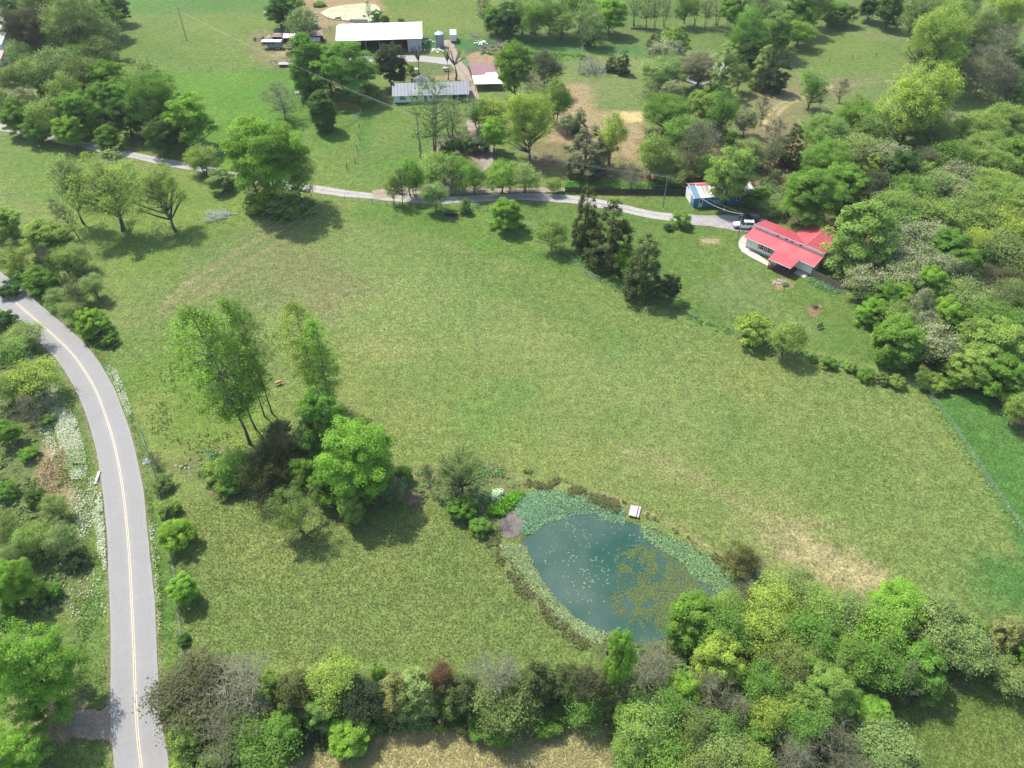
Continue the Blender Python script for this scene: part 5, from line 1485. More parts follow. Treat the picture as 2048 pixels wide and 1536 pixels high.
brick = simple('brick', (.22, .10, .075), .9, .25, 6, bump=.02)
postw = simple('weathered_post', (.13, .10, .08), .9, .25, 6)
polew = simple('pole_wood', (.22, .19, .165), .85, .2, 5, streak=(4, 4, .5))
galv = simple('galvanised', (.26, .30, .34), .45, .12, 1.5, metal=.2, dirt=(.20, .22, .24), dirt_amt=.4)

# red-roofed house
RH = frame('house', G(1490, 494), -43.6, 'cream house with bright red metal roofs, clerestory and covered porch beside the lawn', 'house')
MB().box(.06, .06, -.3, 15.34, 7.9, .55).box(7.5, 7.9, -.3, 16.1, 12.0, .55).build('foundation', greyblock, RH)
m = MB(); m.prism([(0, .55), (8.0, .55), (8.0, 2.95), (3.1, 4.18), (3.1, 3.36), (0, 2.66)], 'x', 0, 15.4)
m.prism([(7.4, .553), (16.2, .553), (16.2, 2.95), (11.8, 4.05), (7.4, 2.95)], 'y', 8.003, 12.05)
m.build('wall', cream, RH)
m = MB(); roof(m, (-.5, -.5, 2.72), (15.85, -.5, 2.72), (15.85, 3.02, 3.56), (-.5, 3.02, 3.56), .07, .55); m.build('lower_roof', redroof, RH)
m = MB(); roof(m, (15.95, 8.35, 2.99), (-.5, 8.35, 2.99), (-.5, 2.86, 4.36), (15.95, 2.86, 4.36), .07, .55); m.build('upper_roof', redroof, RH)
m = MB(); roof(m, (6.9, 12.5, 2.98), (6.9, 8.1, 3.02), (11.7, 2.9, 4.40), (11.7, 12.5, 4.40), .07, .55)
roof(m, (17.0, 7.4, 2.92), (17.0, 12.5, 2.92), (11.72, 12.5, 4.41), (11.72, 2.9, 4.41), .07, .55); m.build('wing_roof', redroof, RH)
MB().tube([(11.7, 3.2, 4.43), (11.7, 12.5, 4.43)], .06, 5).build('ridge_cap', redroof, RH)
cl = MB().box(-.4, 3.03, 3.565, 15.8, 3.09, 4.25).build('clerestory_wall', white, RH)
for x in (5.0, 7.0, 8.3, 10.3, 1.6, 3.3, 12.1, 13.6):
    MB().box(x, 2.985, 3.78, x + .62, 3.026, 4.02).build('clerestory_window', glass if 4 < x < 11 else white, RH)
MB().box(-.5, 2.80, 4.22, 15.9, 2.855, 4.37).build('fascia', white, RH)
MB().box(-.5, -.56, 2.58, 7.3, -.505, 2.72).build('fascia', white, RH)
MB().box(12.6, -.56, 2.58, 15.85, -.505, 2.72).build('fascia', white, RH)
for x in (3.25, 5.0):
    f = window(RH, x, 0, 1.15, .95, 1.25, 'f', white, glass)
    MB().box(x - .34, -.045, 1.13, x - .04, -.004, 2.42).build('shutter', brown, RH)
    MB().box(x + .99, -.045, 1.13, x + 1.29, -.004, 2.42).build('shutter', brown, RH)
for y, w in ((.7, .7), (1.75, .7)):
    window(RH, 15.4, y, 1.2, w, 1.2, 'r', white, glass)
window(RH, 15.4, 5.2, .9, .9, 1.7, 'r', white, glass)
d = MB().box(15.405, 3.3, .56, 15.46, 4.2, 2.5).build('side_door', brown, RH)
MB().box(15.46, 4.05, 1.4, 15.5, 4.12, 1.5).build('handle', white, d)
MB().box(.5, -.06, 1.0, .8, -.005, 2.3).build('shutter', white, RH)
# porch
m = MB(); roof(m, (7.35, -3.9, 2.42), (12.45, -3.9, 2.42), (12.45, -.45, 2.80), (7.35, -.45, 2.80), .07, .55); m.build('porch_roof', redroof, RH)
MB().box(7.35, -3.96, 2.28, 12.45, -3.905, 2.42).build('fascia', white, RH)
MB().box(7.5, -3.7, .42, 12.3, -.005, .54).build('porch_floor', darkwood, RH)
sk = MB()
for i in range(25):
    x = 7.5 + i * .2; sk.box(x, -3.72, -.1, x + .12, -3.66, .42)
for i in range(18):
    y = -3.66 + i * .2; sk.box(12.3, y, -.1, 12.36, y + .12, .42)
o = sk.build('porch_skirt', maroon, RH); o['kind'] = 'stuff'
for x in (7.6, 9.2, 10.8, 12.2): MB().box(x - .06, -3.66, .54, x + .06, -3.54, 2.35).build('porch_post', darkwood, RH)
rl = MB().box(7.66, -3.64, 1.38, 12.14, -3.57, 1.45).box(7.66, -3.64, .68, 12.14, -3.57, .74)
for i in range(36): rl.box(7.75 + i * .12, -3.62, .74, 7.79 + i * .12, -3.59, 1.38)
o = rl.build('porch_railing', darkwood, RH)
MB().box(9.4, -.06, .56, 10.3, -.006, 2.45).build('front_door', brown, RH)
for x, y in ((8.1, -3.2), (8.6, -3.0)):
    pass
MB().box(12.4, -1.6, -.1, 14.9, -.01, .12).build('side_step', conc, RH)
# path around it
pth = pad('concrete_path', np.array([G(*p) for p in [(1477,482),(1484,473),(1500,464),(1500,470),(1490,483),(1489,497),(1502,506),(1541,526),(1538,533),(1500,513),(1484,503),(1478,493)]]), conc, .10, 9, 1, .06)
tag(pth, kind='structure')
# porch furniture
def chair_small(name, loc, rz, label, mat):
    t = empty(name, loc, rz, label, 'chair')
    MB().box(-.28, -.25, .38, .28, .27, .43).build('seat', mat, t)
    m = MB()
    for i in range(5): m.box(-.26 + i * .11, .24, .43, -.18 + i * .11, .28, .98)
    m.build('backrest', mat, t)
    for sx in (-.25, .21):
        for sy in (-.24, .22): MB().box(sx, sy, 0, sx + .04, sy + .04, .38).build('leg', mat, t)
    return t
def loc_in(fr, x, y, z):
    a = fr.rotation_euler.z; return (fr.location.x + x * math.cos(a) - y * math.sin(a), fr.location.y + x * math.sin(a) + y * math.cos(a), fr.location.z + z)
chair_small('porch_chair', loc_in(RH, 8.2, -3.2, .54), 2.2, 'pale slatted chair at the left corner of the red-roofed porch', simple('pale_plastic', (.45, .44, .38), .6))

# blue outbuilding
BB = frame('blue_building', G(1386, 415), 8.4, 'blue metal-sided outbuilding with old tin roof at the driveway, under a tree', 'building')
m = MB().prism([(0, -.2), (6.0, -.2), (6.0, 2.9), (4.7, 3.5), (0, 2.62)], 'x', 0, 14.2); m.build('wall', bluewall, BB)
m = MB(); roof(m, (1.35, -.35, 2.62), (14.6, -.35, 2.62), (14.6, 4.7, 3.60), (1.35, 4.7, 3.60), .05, .5); m.build('front_roof', whitetin, BB)
m = MB(); m.slab([(-.2, -.35, 2.615), (1.34, -.35, 2.615), (1.34, 4.7, 3.595), (-.2, 4.7, 3.595)], .05); o = m.build('roof_panel', simple('blue_grey_roof', (.10, .20, .27), .6, .1), BB); o['label'] = 'blue roof strip at the left end'
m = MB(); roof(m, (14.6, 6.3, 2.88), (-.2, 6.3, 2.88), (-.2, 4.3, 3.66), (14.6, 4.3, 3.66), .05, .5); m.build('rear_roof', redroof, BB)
m = MB(); m.slab([(1.5, 3.7, 3.46), (8.5, 3.7, 3.46), (8.5, 4.32, 3.72), (1.5, 4.32, 3.72)], .03); m.build('rusty_ridge_sheet', simple('faded_red_tin', (.36, .10, .09), .7, .2, 2, dirt=(.5, .35, .3), dirt_amt=.4), BB)
m = MB(); m.hexa([(-.27, -.4, 2.48), (-.205, -.4, 2.48), (-.205, 4.7, 3.46), (-.27, 4.7, 3.46)], [(-.27, -.4, 2.66), (-.205, -.4, 2.66), (-.205, 4.7, 3.64), (-.27, 4.7, 3.64)]); m.build('rake_trim', white, BB)
MB().box(-.2, -.41, 2.47, 14.6, -.355, 2.60).build('fascia', simple('teal_trim', (.10, .22, .28), .6), BB)
MB().box(-.06, 1.9, -.1, -.004, 5.7, 2.55).build('garage_door', white, BB)
window(BB, 0, .75, 1.1, .7, 1.0, 'l', white, glass)
d = MB().box(1.2, -.05, .02, 2.15, -.004, 2.1).build('door', simple('pale_door', (.50, .50, .40), .6), BB)
MB().box(1.42, -.07, 1.15, 1.92, -.052, 1.9).build('pane', glass, d); MB().box(1.25, -.09, 1.0, 1.32, -.055, 1.08).build('handle', galv, d)
window(BB, 5.0, 0, 1.0, 1.3, 1.15, 'f', white, glass); window(BB, 10.2, 0, 1.05, .85, 1.0, 'f', white, glass)

# white ranch house
WR = frame('ranch_house', G(789, 207), 4.2, 'long low white house with grey metal roof and shuttered windows behind the sparse tree', 'house')
MB().box(.05, .05, -.3, 15.1, 7.9, .3).build('foundation', simple('shaded_block', (.09, .085, .075), .9), WR)  # block colour darkened to carry the shadow along the house skirt
m = MB().prism([(0, .3), (8, .3), (8, 2.6), (4, 4.15), (0, 2.6)], 'x', 0, 15.2)
m.prism([(0, .0), (.2, .0), (.2, 2.5), (0, 2.5)], 'x', 20.9, 21.1)
m.box(5.2, 8.003, .3, 10.2, 11, 2.6); m.build('wall', palewall, WR)
m = MB(); roof(m, (-.4, -.5, 2.42), (21.5, -.5, 2.42), (21.5, 4, 4.26), (-.4, 4, 4.26), .06, .5); roof(m, (21.5, 8.5, 2.42), (-.4, 8.5, 2.42), (-.4, 4.004, 4.262), (21.5, 4.004, 4.262), .06, .5)
m.build('roof', greymetal, WR)
m = MB(); m.quad((5.0, 6.8, 3.2), (10.4, 6.8, 3.2), (7.7, 8.2, 4.75)); m.quad((5.0, 6.8, 3.2), (7.7, 8.2, 4.75), (5.0, 11.3, 2.6)); m.quad((10.4, 6.8, 3.2), (10.4, 11.3, 2.6), (7.7, 8.2, 4.75)); m.quad((5.0, 11.3, 2.6), (7.7, 8.2, 4.75), (10.4, 11.3, 2.6)); m.quad((5.0, 6.8, 3.2), (5.0, 11.3, 2.6), (10.4, 11.3, 2.6), (10.4, 6.8, 3.2)); m.build('rear_roof', greymetal, WR)
MB().box(-.55, 3.5, 0, -.02, 4.3, 5.0).build('chimney', brick, WR); MB().box(5.0, 5.2, 3.4, 5.6, 5.8, 5.2).build('chimney', brick, WR)
MB().box(-.4, -.56, 2.28, 21.5, -.505, 2.42).build('fascia', white, WR)
for x in (2.0, 5.3, 12.0, 13.7):
    window(WR, x, 0, 1.05, .95, 1.25, 'f', white, glass)
    MB().box(x - .32, -.045, 1.03, x - .04, -.004, 2.32).build('shutter', darkwood, WR); MB().box(x + .99, -.045, 1.03, x + 1.27, -.004, 2.32).build('shutter', darkwood, WR)
MB().box(8.6, -.05, .32, 9.5, -.004, 2.35).build('door', brown, WR); MB().box(8.2, -1.2, -.1, 10.2, -.06, .28).build('step', conc, WR)
window(WR, 10.2, 0, 1.2, .7, .9, 'f', white, glass)
MB().box(15.3, 5.5, 0, 20.8, 5.7, 2.4).build('carport_back_wall', brick, WR)
for x in (15.4, 18.2, 21.0): MB().box(x - .07, -.3, 0, x + .07, -.16, 2.38).build('carport_post', white, WR)

# buildings cut by the left edge of the view
def plain_house(xy, deg, L, D, h, rmat, wmat, label, name='house'):
    t = frame(name, xy, deg, label, 'house')
    MB().prism([(0, -.2), (D, -.2), (D, h), (D / 2, h + D * .2), (0, h)], 'x', 0, L).build('wall', wmat, t)
    m = MB(); roof(m, (-.4, -.5, h - .18), (L + .4, -.5, h - .18), (L + .4, D / 2, h + D * .2 + .06), (-.4, D / 2, h + D * .2 + .06), .06, .6)
    roof(m, (L + .4, D + .5, h - .18), (-.4, D + .5, h - .18), (-.4, D / 2 + .004, h + D * .2 + .062), (L + .4, D / 2 + .004, h + D * .2 + .062), .06, .6); m.build('roof', rmat, t)
    for x in (L * .2, L * .6): window(t, x, 0, 1, 1, 1.1, 'f', white, glass)
    return t
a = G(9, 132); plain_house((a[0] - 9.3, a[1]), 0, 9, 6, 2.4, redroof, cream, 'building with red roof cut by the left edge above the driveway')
a = G(12, 104); plain_house((a[0] - 15, a[1]), 0, 14.5, 16, 2.6, greymetal, palewall, 'grey-roofed building cut by the left edge beside the wood')
a = G(0, 14); plain_house((a[0] - 12, a[1]), 0, 11.5, 8, 2.6, darkin, brick, 'dark-roofed building in the top left corner')
pad('paved_yard', np.array([G(*p) for p in [(-60,34),(30,32),(38,42),(20,47),(-60,48)]]), conc, .08, 19, 2, .3)
# white barn
BA = frame('barn', (-56.0, 255.9), 5.0, 'long open-fronted barn with brilliant white roof behind the maple trees', 'barn')
m = MB().box(0, 13.8, -.3, 26.6, 14, 4.4).box(0, 0, -.3, .2, 13.8, 4.4).box(26.4, .2, -.3, 26.6, 13.8, 4.4).box(22.2, .0, -.3, 26.6, .2, 4.4)
m.build('wall', barngrey, BA)
ri = MB()
for i in range(15): ri.box(22.3 + i * .3, -.03, 0, 22.36 + i * .3, -.002, 4.3)
ri.build('siding_rib', simple('barn_rib', (.5, .52, .55), .5), BA)['kind'] = 'stuff'
MB().prism([(0, 4.4), (7, 6.15), (14, 4.4)], 'x', .02, .2).prism([(0, 4.4), (7, 6.15), (14, 4.4)], 'x', 26.4, 26.58).build('gable', barngrey, BA)
m = MB(); roof(m, (-.5, -.9, 4.35), (27.1, -.9, 4.35), (27.1, 7, 6.3), (-.5, 7, 6.3), .1, .9); roof(m, (27.1, 14.6, 4.5), (-.5, 14.6, 4.5), (-.5, 7.004, 6.302), (27.1, 7.004, 6.302), .1, .9); m.build('roof', barnwhite, BA)
MB().box(-.5, -.96, 4.12, 27.1, -.905, 4.35).build('fascia', simple('green_grey_trim', (.22, .28, .27), .6), BA)
for x in (4.4, 8.8, 13.2, 17.6): MB().box(x - .12, .0, -.2, x + .12, .24, 4.35).build('bay_post', polew, BA)
MB().box(.2, .3, .0, 26.3, 13.7, .06).build('floor', simple('barn_floor', (.10, .075, .055), .95), BA)
def bale(x, y, z, fr, label, r=.75):
    t = MB().lathe([(r * .96, -.6), (r, -.5), (r, .5), (r * .96, .6)], 0, 0, 14, 'x').build('round_bale', simple('hay', (.25, .19, .11), .95, .25, 5, bump=.03), None)
    t.location = loc_in(fr, x, y, z + r); t.rotation_euler = (0, 0, fr.rotation_euler.z); tag(t, label, 'hay bale')
bale(16.3, 3.0, .05, BA, 'round hay bale in the open barn bay, left one'); bale(19.6, 3.2, .05, BA, 'round hay bale in the barn bay next to the grey siding')

# grain bin
gx, gy = G(879, 95)
GB = frame('grain_bin', (gx, gy + 1.2), 0, 'round ribbed grain bin with conical lid right of the white barn', 'grain bin')
prof = []
for i in range(12):
    z = i * .34; prof += [(1.36, z), (1.40, z + .11), (1.36, z + .22)]
MB().lathe(prof, 0, 0, 24).build('bin_wall', galv, GB)
MB().lathe([(1.5, 4.0), (1.48, 4.08), (.3, 4.85), (.22, 4.9)], 0, 0, 24).build('lid', simple('pale_blue_lid', (.42, .55, .58), .5), GB)
MB().lathe([(.22, 4.9), (.22, 5.1), (.05, 5.2)], 0, 0, 12).build('cap', galv, GB)
ld = MB()
for i in range(11): ld.box(1.42, -.18, .3 + i * .36, 1.46, .18, .33 + i * .36)
ld.box(1.42, -.2, .1, 1.47, -.17, 4.2).box(1.42, .17, .1, 1.47, .2, 4.2).build('ladder', galv, GB)

# white box trailer
tx, ty = G(907, 87)
WT = frame('box_trailer', (tx, ty + .4), 4, 'white enclosed box trailer parked behind the dirt lane right of the grain bin', 'trailer')
MB().box(-1.05, 0, .55, 1.05, 4.8, 2.75).build('body', white, WT, bevel=.05)
MB().box(-.95, .0, .40, .95, 4.7, .53).build('chassis', darkwood, WT)
for s in (-1, 1):
    w = MB().lathe([(.36, -.1), (.38, 0), (.36, .1)], 2.6, .38, 14, 'x').build('wheel', darkin, WT); w.location.x = s * 1.0
MB().tube([(-.7, 0, .5), (0, -1.3, .5)], .05, 5).tube([(.7, 0, .5), (0, -1.3, .5)], .05, 5).build('hitch', darkwood, WT)
dd = MB().box(-.98, -.03, .6, -.02, -.003, 2.65).build('rear_door', white, WT); MB().box(.02, -.03, .6, .98, -.003, 2.65).build('rear_door', white, WT)

# shed with brown and white roofs
def open_shed(name, quad_lo, quad_hi, zlo, zhi, rmat, wmat, label, cat='shed', walls=True, rib=.5):
    """quad given by world eave (front) points L,R and rear points L,R"""
    (fl, fr), (bl, br) = quad_lo, quad_hi
    cx, cy = fl; r = empty(name, (cx, cy, hz(cx, cy)), 0, label, cat)
    L = lambda p, z: (p[0] - cx, p[1] - cy, z)
    m = MB(); roof(m, L(fl, zlo), L(fr, zlo), L(br, zhi), L(bl, zhi), .05, rib); m.build('roof', rmat, r)
    def ins(p, q, t): return (p[0] + (q[0] - p[0]) * t, p[1] + (q[1] - p[1]) * t)
    c = ((fl[0] + fr[0] + bl[0] + br[0]) / 4, (fl[1] + fr[1] + bl[1] + br[1]) / 4)
    FL, FR, BL, BR = [ins(p, c, .06) for p in (fl, fr, bl, br)]
    for p, z in ((FL, zlo), (FR, zlo), (BL, zhi), (BR, zhi)):
        q = L(p, 0); MB().box(q[0] - .07, q[1] - .07, -.2, q[0] + .07, q[1] + .07, z - .06).build('post', postw, r)
    if walls:
        def wall(a, b, za, zb):
            A, B = L(a, 0), L(b, 0); d = Vector(B) - Vector(A); n = Vector((-d.y, d.x, 0)).normalized() * .03
            MB().hexa([Vector(A) - n, Vector(B) - n, Vector(B) + n, Vector(A) + n], [Vector((A[0], A[1], za)) - n, Vector((B[0], B[1], zb)) - n, Vector((B[0], B[1], zb)) + n, Vector((A[0], A[1], za)) + n]).build('wall', wmat, r)
        wall(BL, BR, zhi - .08, zhi - .08); wall(BL, FL, zhi - .08, zlo - .08); wall(BR, FR, zhi - .08, zlo - .08)
    return r
brownroof = simple('brown_roof', (.20, .10, .10), .6, .1, 1, dirt=(.16, .10, .10), dirt_amt=.4)
SH = open_shed('stock_shed', ((-11.9, 231.7), (-4.6, 232.6)), ((-13.4, 240.4), (-5.7, 240.2)), 2.5, 2.9, brownroof, darkwood, 'two-part shed with brown roof and white lean-to roof beside the dirt lane')
m = MB(); roof(m, (.85, -6.0, 2.1), (9.1, -5.6, 2.1), (7.55, .7, 2.44), (-.1, -.3, 2.44), .05, .5); m.build('lean_to_roof', barnwhite, SH)
m = MB(); m.slab([(4.0, -.35, 2.47), (7.35, .55, 2.47), (7.2, 2.0, 2.6), (3.9, 1.3, 2.6)], .02); m.build('roof_patch', white, SH)
for x, y in ((1.1, -5.8), (8.8, -5.4), (5, -5.6)): MB().box(x - .07, y - .07, -.2, x + .07, y + .07, 2.05).build('post', postw, SH)
# small sheds in the lot behind
open_shed('rusty_shed', ((-68.7, 266.3), (-62.9, 266.7)), ((-68.8, 270.3), (-63.9, 270.5)), 2.0, 2.5, rust, rust, 'long low shed with rusty tin roof between the tall tree and the barn', walls=True)
open_shed('white_roof_shed', ((-76.0, 264.8), (-70.4, 264.6)), ((-76.4, 268.0), (-70.8, 268.0)), 2.0, 2.4, whitetin, greyblock, 'small shed with stained white roof behind the rusty truck')
open_shed('brown_roof_shed', ((-79.9, 266.2), (-76.7, 266.1)), ((-80.1, 269.0), (-77.2, 269.0)), 1.9, 2.2, rust, darkin, 'little open shed with brown roof right of the white scrap heap')
open_shed('white_roof_shed', ((-66.3, 262.4), (-63.4, 262.6)), ((-66.5, 265.0), (-63.6, 265.0)), 1.8, 2.1, whitetin, greyblock, 'tiny white-roofed shed below the long rusty one')
a = G(616, 43, 1.8); b = G(630, 43, 1.8)
open_shed('blue_roof_shed', (a, b), ((a[0] + .2, a[1] + 2.6), (b[0] + .2, b[1] + 2.6)), 1.8, 2.0, simple('pale_blue_tin', (.38, .50, .52), .6, .15), darkwood, 'pale blue tin shelter, rear one of two near the dirt lot')
a = G(615, 50, 1.8); b = G(631, 50, 1.8)
open_shed('blue_roof_shed', (a, b), ((a[0] + .2, a[1] + 2.4), (b[0] + .2, b[1] + 2.4)), 1.7, 1.9, MATS['pale_blue_tin'], rust, 'pale blue tin shelter, front one of two near the dirt lot')
a = G(676, 56, 1.8); b = G(684, 56, 1.8)
open_shed('rusty_shed', (a, b), ((a[0] + .2, a[1] + 4.6), (b[0] + 4.2, b[1] + 4.6)), 1.7, 2.2, rust, darkin, 'dark rusty lean-to at the back left corner of the white barn')
a = G(683, 50, 1.2); b = G(702, 50, 1.2)
open_shed('feed_bunk_shelter', (a, b), ((a[0] + .4, a[1] + 1.8), (b[0] + .4, b[1] + 1.8)), 1.0, 1.2, MATS['pale_blue_tin'], darkin, 'low pale blue feed shelter behind the barn left of the white wall')
# concrete lagoon wall
A = Vector((*G(700, 46), 0)); B = Vector((*G(736, 46), 0)); n = Vector((0, .15, 0))
lw = MB().hexa([A - n, B - n, B + n, A + n], [A - n + Vector((0, 0, 1.3)), B - n + Vector((0, 0, 1.3)), B + n + Vector((0, 0, 1.3)), A + n + Vector((0, 0, 1.3))]).build('lagoon_wall', simple('cream_wall', (.50, .48, .36), .85)); tag(lw, 'low cream-coloured wall along the front of the pale lagoon', 'wall')
# two dry lot pens
scrap_m = simple('scrap_metal', (.19, .12, .09), .8, .4, 4)
def heap(name, u, v, n, s, mat, label, cat, seed, flatz=.5):
    rg = random.Random(seed); m = MB(); x0, y0 = G(u, v)
    for i in range(n):
        x, y, z = rg.gauss(0, s), rg.gauss(0, s * .7), rg.uniform(0, flatz)
        a, b, c = rg.uniform(.1, .5) * s, rg.uniform(.05, .2) * s, rg.uniform(.03, .2)
        t = rg.uniform(0, 3.14); e = rg.uniform(-.4, .4)
        d = Vector((math.cos(t), math.sin(t), e)) * a; w = Vector((-math.sin(t), math.cos(t), 0)) * b; p = Vector((x, y, z + .1)); h = Vector((0, 0, c))
        m.hexa([p - d - w, p + d - w, p + d + w, p - d + w], [p - d - w + h, p + d - w + h, p + d + w + h, p - d + w + h])
    o = m.build(name, mat); o.location = (x0, y0, hz(x0, y0)); tag(o, label, cat, kind='stuff'); return o
heap('white_debris', 958, 88, 26, 1.3, white, 'scattered white rubbish by the rusty pen', 'debris', 1)
heap('white_debris', 874, 102, 34, 1.1, white, 'white sacks heaped at the foot of the grain bin', 'debris', 2)
heap('white_debris', 860, 84, 20, 1.2, simple('pale_rubbish', (.45, .46, .36), .8, .3, 3), 'pale litter in the grass beside the barn', 'debris', 3)
heap('scrap_pile', 536, 79, 26, .9, simple('pale_scrap', (.50, .40, .36), .8, .4, 4), 'pile', 'scrap', 4, 1.2)
heap('scrap_pile', 977, 100, 30, 1.6, scrap_m, 'rusty scrap in the corral', 'scrap', 5, .5)
heap('scrap_pile', 990, 96, 24, 1.4, simple('brown_timber', (.16, .10, .075), .9, .3, 3), 'timber', 'scrap', 6, .6)
heap('scrap_pile', 625, 56, 30, 1.5, simple('pinkish_scrap', (.34, .24, .22), .8, .4, 3), 'scrap', 'scrap', 7, .8)
heap('scrap_pile', 575, 70, 16, .9, scrap_m, 'scrap', 'scrap', 8, .8)
heap('scrap_pile', 746, 186, 40, 1.8, simple('dull_scrap', (.10, .095, .10), .8, .4, 3), 'scrap', 'scrap', 9, .6)
# rusty log pile
lp = empty('log_pile', (*G(586, 124), 0), 0, 'pile of grey-brown logs and brush behind the flat trailer', 'log pile')
rg = random.Random(4)
for i in range(14):
    a = rg.uniform(-.5, .5); x, y, z = rg.uniform(-1.6, 1.6), rg.uniform(-.8, .8), rg.uniform(.1, .7); l = rg.uniform(.8, 1.6)
    MB().tube([(x - l * math.cos(a), y - l * math.sin(a), z), (x + l * math.cos(a), y + l * math.sin(a), z + rg.uniform(-.1, .2))], rg.uniform(.06, .13), 6).build('log', simple('log_bark', (.17, .14, .13), .9, .3, 4), lp)

# ------------------------------------------------------------------ fences
def posts_along(pts, step):
    C = spline(pts, .25) if len(pts) > 2 else np.array([np.array(pts[0]) + (np.array(pts[1]) - np.array(pts[0])) * t for t in np.linspace(0, 1, 200)])
    L = np.concatenate([[0], np.cumsum(np.linalg.norm(np.diff(C, axis=0), axis=1))]); n = max(1, int(round(L[-1] / step)))
    return [(float(np.interp(L[-1] * i / n, L, C[:, 0])), float(np.interp(L[-1] * i / n, L, C[:, 1]))) for i in range(n + 1)]
def wire_fence(name, px, step, h, label, nw=3, mat=postw, r=.05, wr=.012, rails=False):
    P = posts_along([G(*p) for p in px], step); x0, y0 = P[0]
    t = empty(name, (x0, y0, 0), 0, label, 'fence'); rg = random.Random(len(P))
    tops = []
    for x, y in P:
        z = hz(x, y); lx, ly = x - x0 + rg.uniform(-.06, .06), y - y0 + rg.uniform(-.06, .06); hh = h * rg.uniform(.94, 1.06)
        MB().tube([(x - x0, y - y0, z - .2), (lx, ly, z + hh)], r, 6).build('post', mat, t); tops.append((lx, ly, z))
    for k in range(nw):
        zz = h * (k + .8) / (nw + .3)
        MB().tube([(a, b, c + zz) for a, b, c in tops], wr if not rails else .03, 4).build('rail' if rails else 'wire', mat if rails else galv, t)
    return t
wire_fence('wire_fence', [(694,338),(707,343),(711,325),(712.6,320),(715,303),(717,297),(719.5,258)], 6.2, 1.6, 'dark wooden posts with wire along the mown strip of the ranch yard', 2, postw, .11)
wire_fence('wire_fence', [(690,401),(711,403),(743,407),(775,410),(800,413)], 3.4, 1.3, 'short wire fence on the field side of the pale driveway', 4, postw, .05)
wire_fence('wire_fence', [(590.5,220),(605,220),(604,200)], 1.9, 1.5, 'pair of dark posts with wire by the bright pasture corner', 2, postw, .09)
wire_fence('wire_fence', [(228,760),(252,800),(268,840),(285,872),(292,900),(300,925),(318,985),(332,1050),(346,1130),(354,1200),(362,1280),(368,1330)], 4.0, 1.15, 'thin wire fence between the road verge and the meadow', 3, postw, .05)
wire_fence('wire_fence', [(1170,545),(1120,500),(1060,455),(1000,430),(940,412)], 5.0, 1.2, 'thin wire fence along the meadow top from gate to feed trough', 3, postw, .045)
wire_fence('wire_fence', [(1200,562),(1260,592),(1340,615),(1440,655),(1540,692),(1640,722),(1740,752),(1850,782)], 5.0, 1.15, 'thin wire fence between house lawn and meadow', 3, postw, .045)
wire_fence('wire_fence', [(1850,782),(1900,850),(1950,925),(2000,1000),(2050,1070)], 4.5, 1.15, 'thin wire fence beside the dark green strip at the right', 3, postw, .045)
wire_fence('wire_fence', [(250,141),(360,141),(480,141),(596,142)], 7.0, 1.2, 'faint fence between the two shades of upper pasture', 2, postw, .05)
wire_fence('wire_fence', [(1160,100),(1275,120),(1330,128)], 9, 1.5, 'sparse posts crossing the green below the far tree row', 2, postw, .08)
wire_fence('wire_fence', [(1575,160),(1587,132),(1606,130),(1728,116),(1800,110)], 9, 1.5, 'sparse posts crossing the far right hill', 2, postw, .08)
wire_fence('wire_fence', [(600,75),(640,58),(700,72)], 5, 1.4, 'fence posts among the tin sheds', 3, postw, .08)
wire_fence('wire_fence', [(600,20),(632,40),(690,34),(700,44)], 6, 1.3, 'fence round the dirt lot beside the lagoon', 2, postw, .07)
greenpipe = simple('green_pipe', (.16, .30, .23), .6, .1)
orangep = simple('orange_panel', (.48, .22, .08), .6, .2, 3)
greyp = simple('grey_panel', (.28, .36, .34), .6, .1)
def panel_fence(name, px, step, h, mat, label, cat='fence', rails=5, bars=0):
    P = posts_along([G(*p) for p in px], step); x0, y0 = P[0]; t = empty(name, (x0, y0, 0), 0, label, cat)
    for (xa, ya), (xb, yb) in zip(P[:-1], P[1:]):
        m = MB(); za = hz(xa, ya); a = Vector((xa - x0, ya - y0, za)); b = Vector((xb - x0, yb - y0, hz(xb, yb)))
        for p in (a, b): m.tube([p, p + Vector((0, 0, h))], .035, 5)
        for k in range(rails):
            z = Vector((0, 0, .15 + (h - .18) * k / (rails - 1))); m.tube([a + z, b + z], .028, 4)
        for k in range(bars):
            p = a.lerp(b, (k + 1) / (bars + 1)); m.tube([p + Vector((0, 0, .15)), p + Vector((0, 0, h))], .02, 4)
        m.build('panel', mat, t)
    return t
panel_fence('round_pen_fence', [(668,217),(690,216),(711,218),(721,224)], 2.6, 1.5, orangep, 'orange pipe panels forming the far side of the round pen')
panel_fence('round_pen_fence', [(724,228),(713,240),(701,248)], 1.8, 1.4, greyp, 'grey pipe panels on the right side of the round pen', bars=2)
panel_fence('round_pen_fence', [(701,249),(688,254),(674,257)], 2.0, 1.4, orangep, 'orange pipe panels forming the near side of the round pen')
panel_fence('corral_fence', [(928,112),(945,103),(965,97),(981,96)], 1.2, 1.5, greenpipe, 'curved pale green pipe fence at the head of the corral', bars=3)
panel_fence('corral_fence', [(928,114),(929,125),(936,140)], 2.0, 1.5, greenpipe, 'pale green pipe fence leading down to the brown shed', bars=2)
panel_fence('rusty_pen_fence', [(972,86),(985,86),(1003,88)], 1.6, 1.6, rust, 'rusty barred fence at the back of the corral', bars=5)
panel_fence('rusty_pen_fence', [(1003,90),(1008,104),(1012,116)], 2.2, 1.5, rust, 'brown fence down the right side of the corral')
gt = panel_fence('field_gate', [(1172,550),(1199,563)], 3.4, 1.25, greyp, 'blue-grey pipe gate in the fence between lawn and meadow', 'gate', 5, 1)
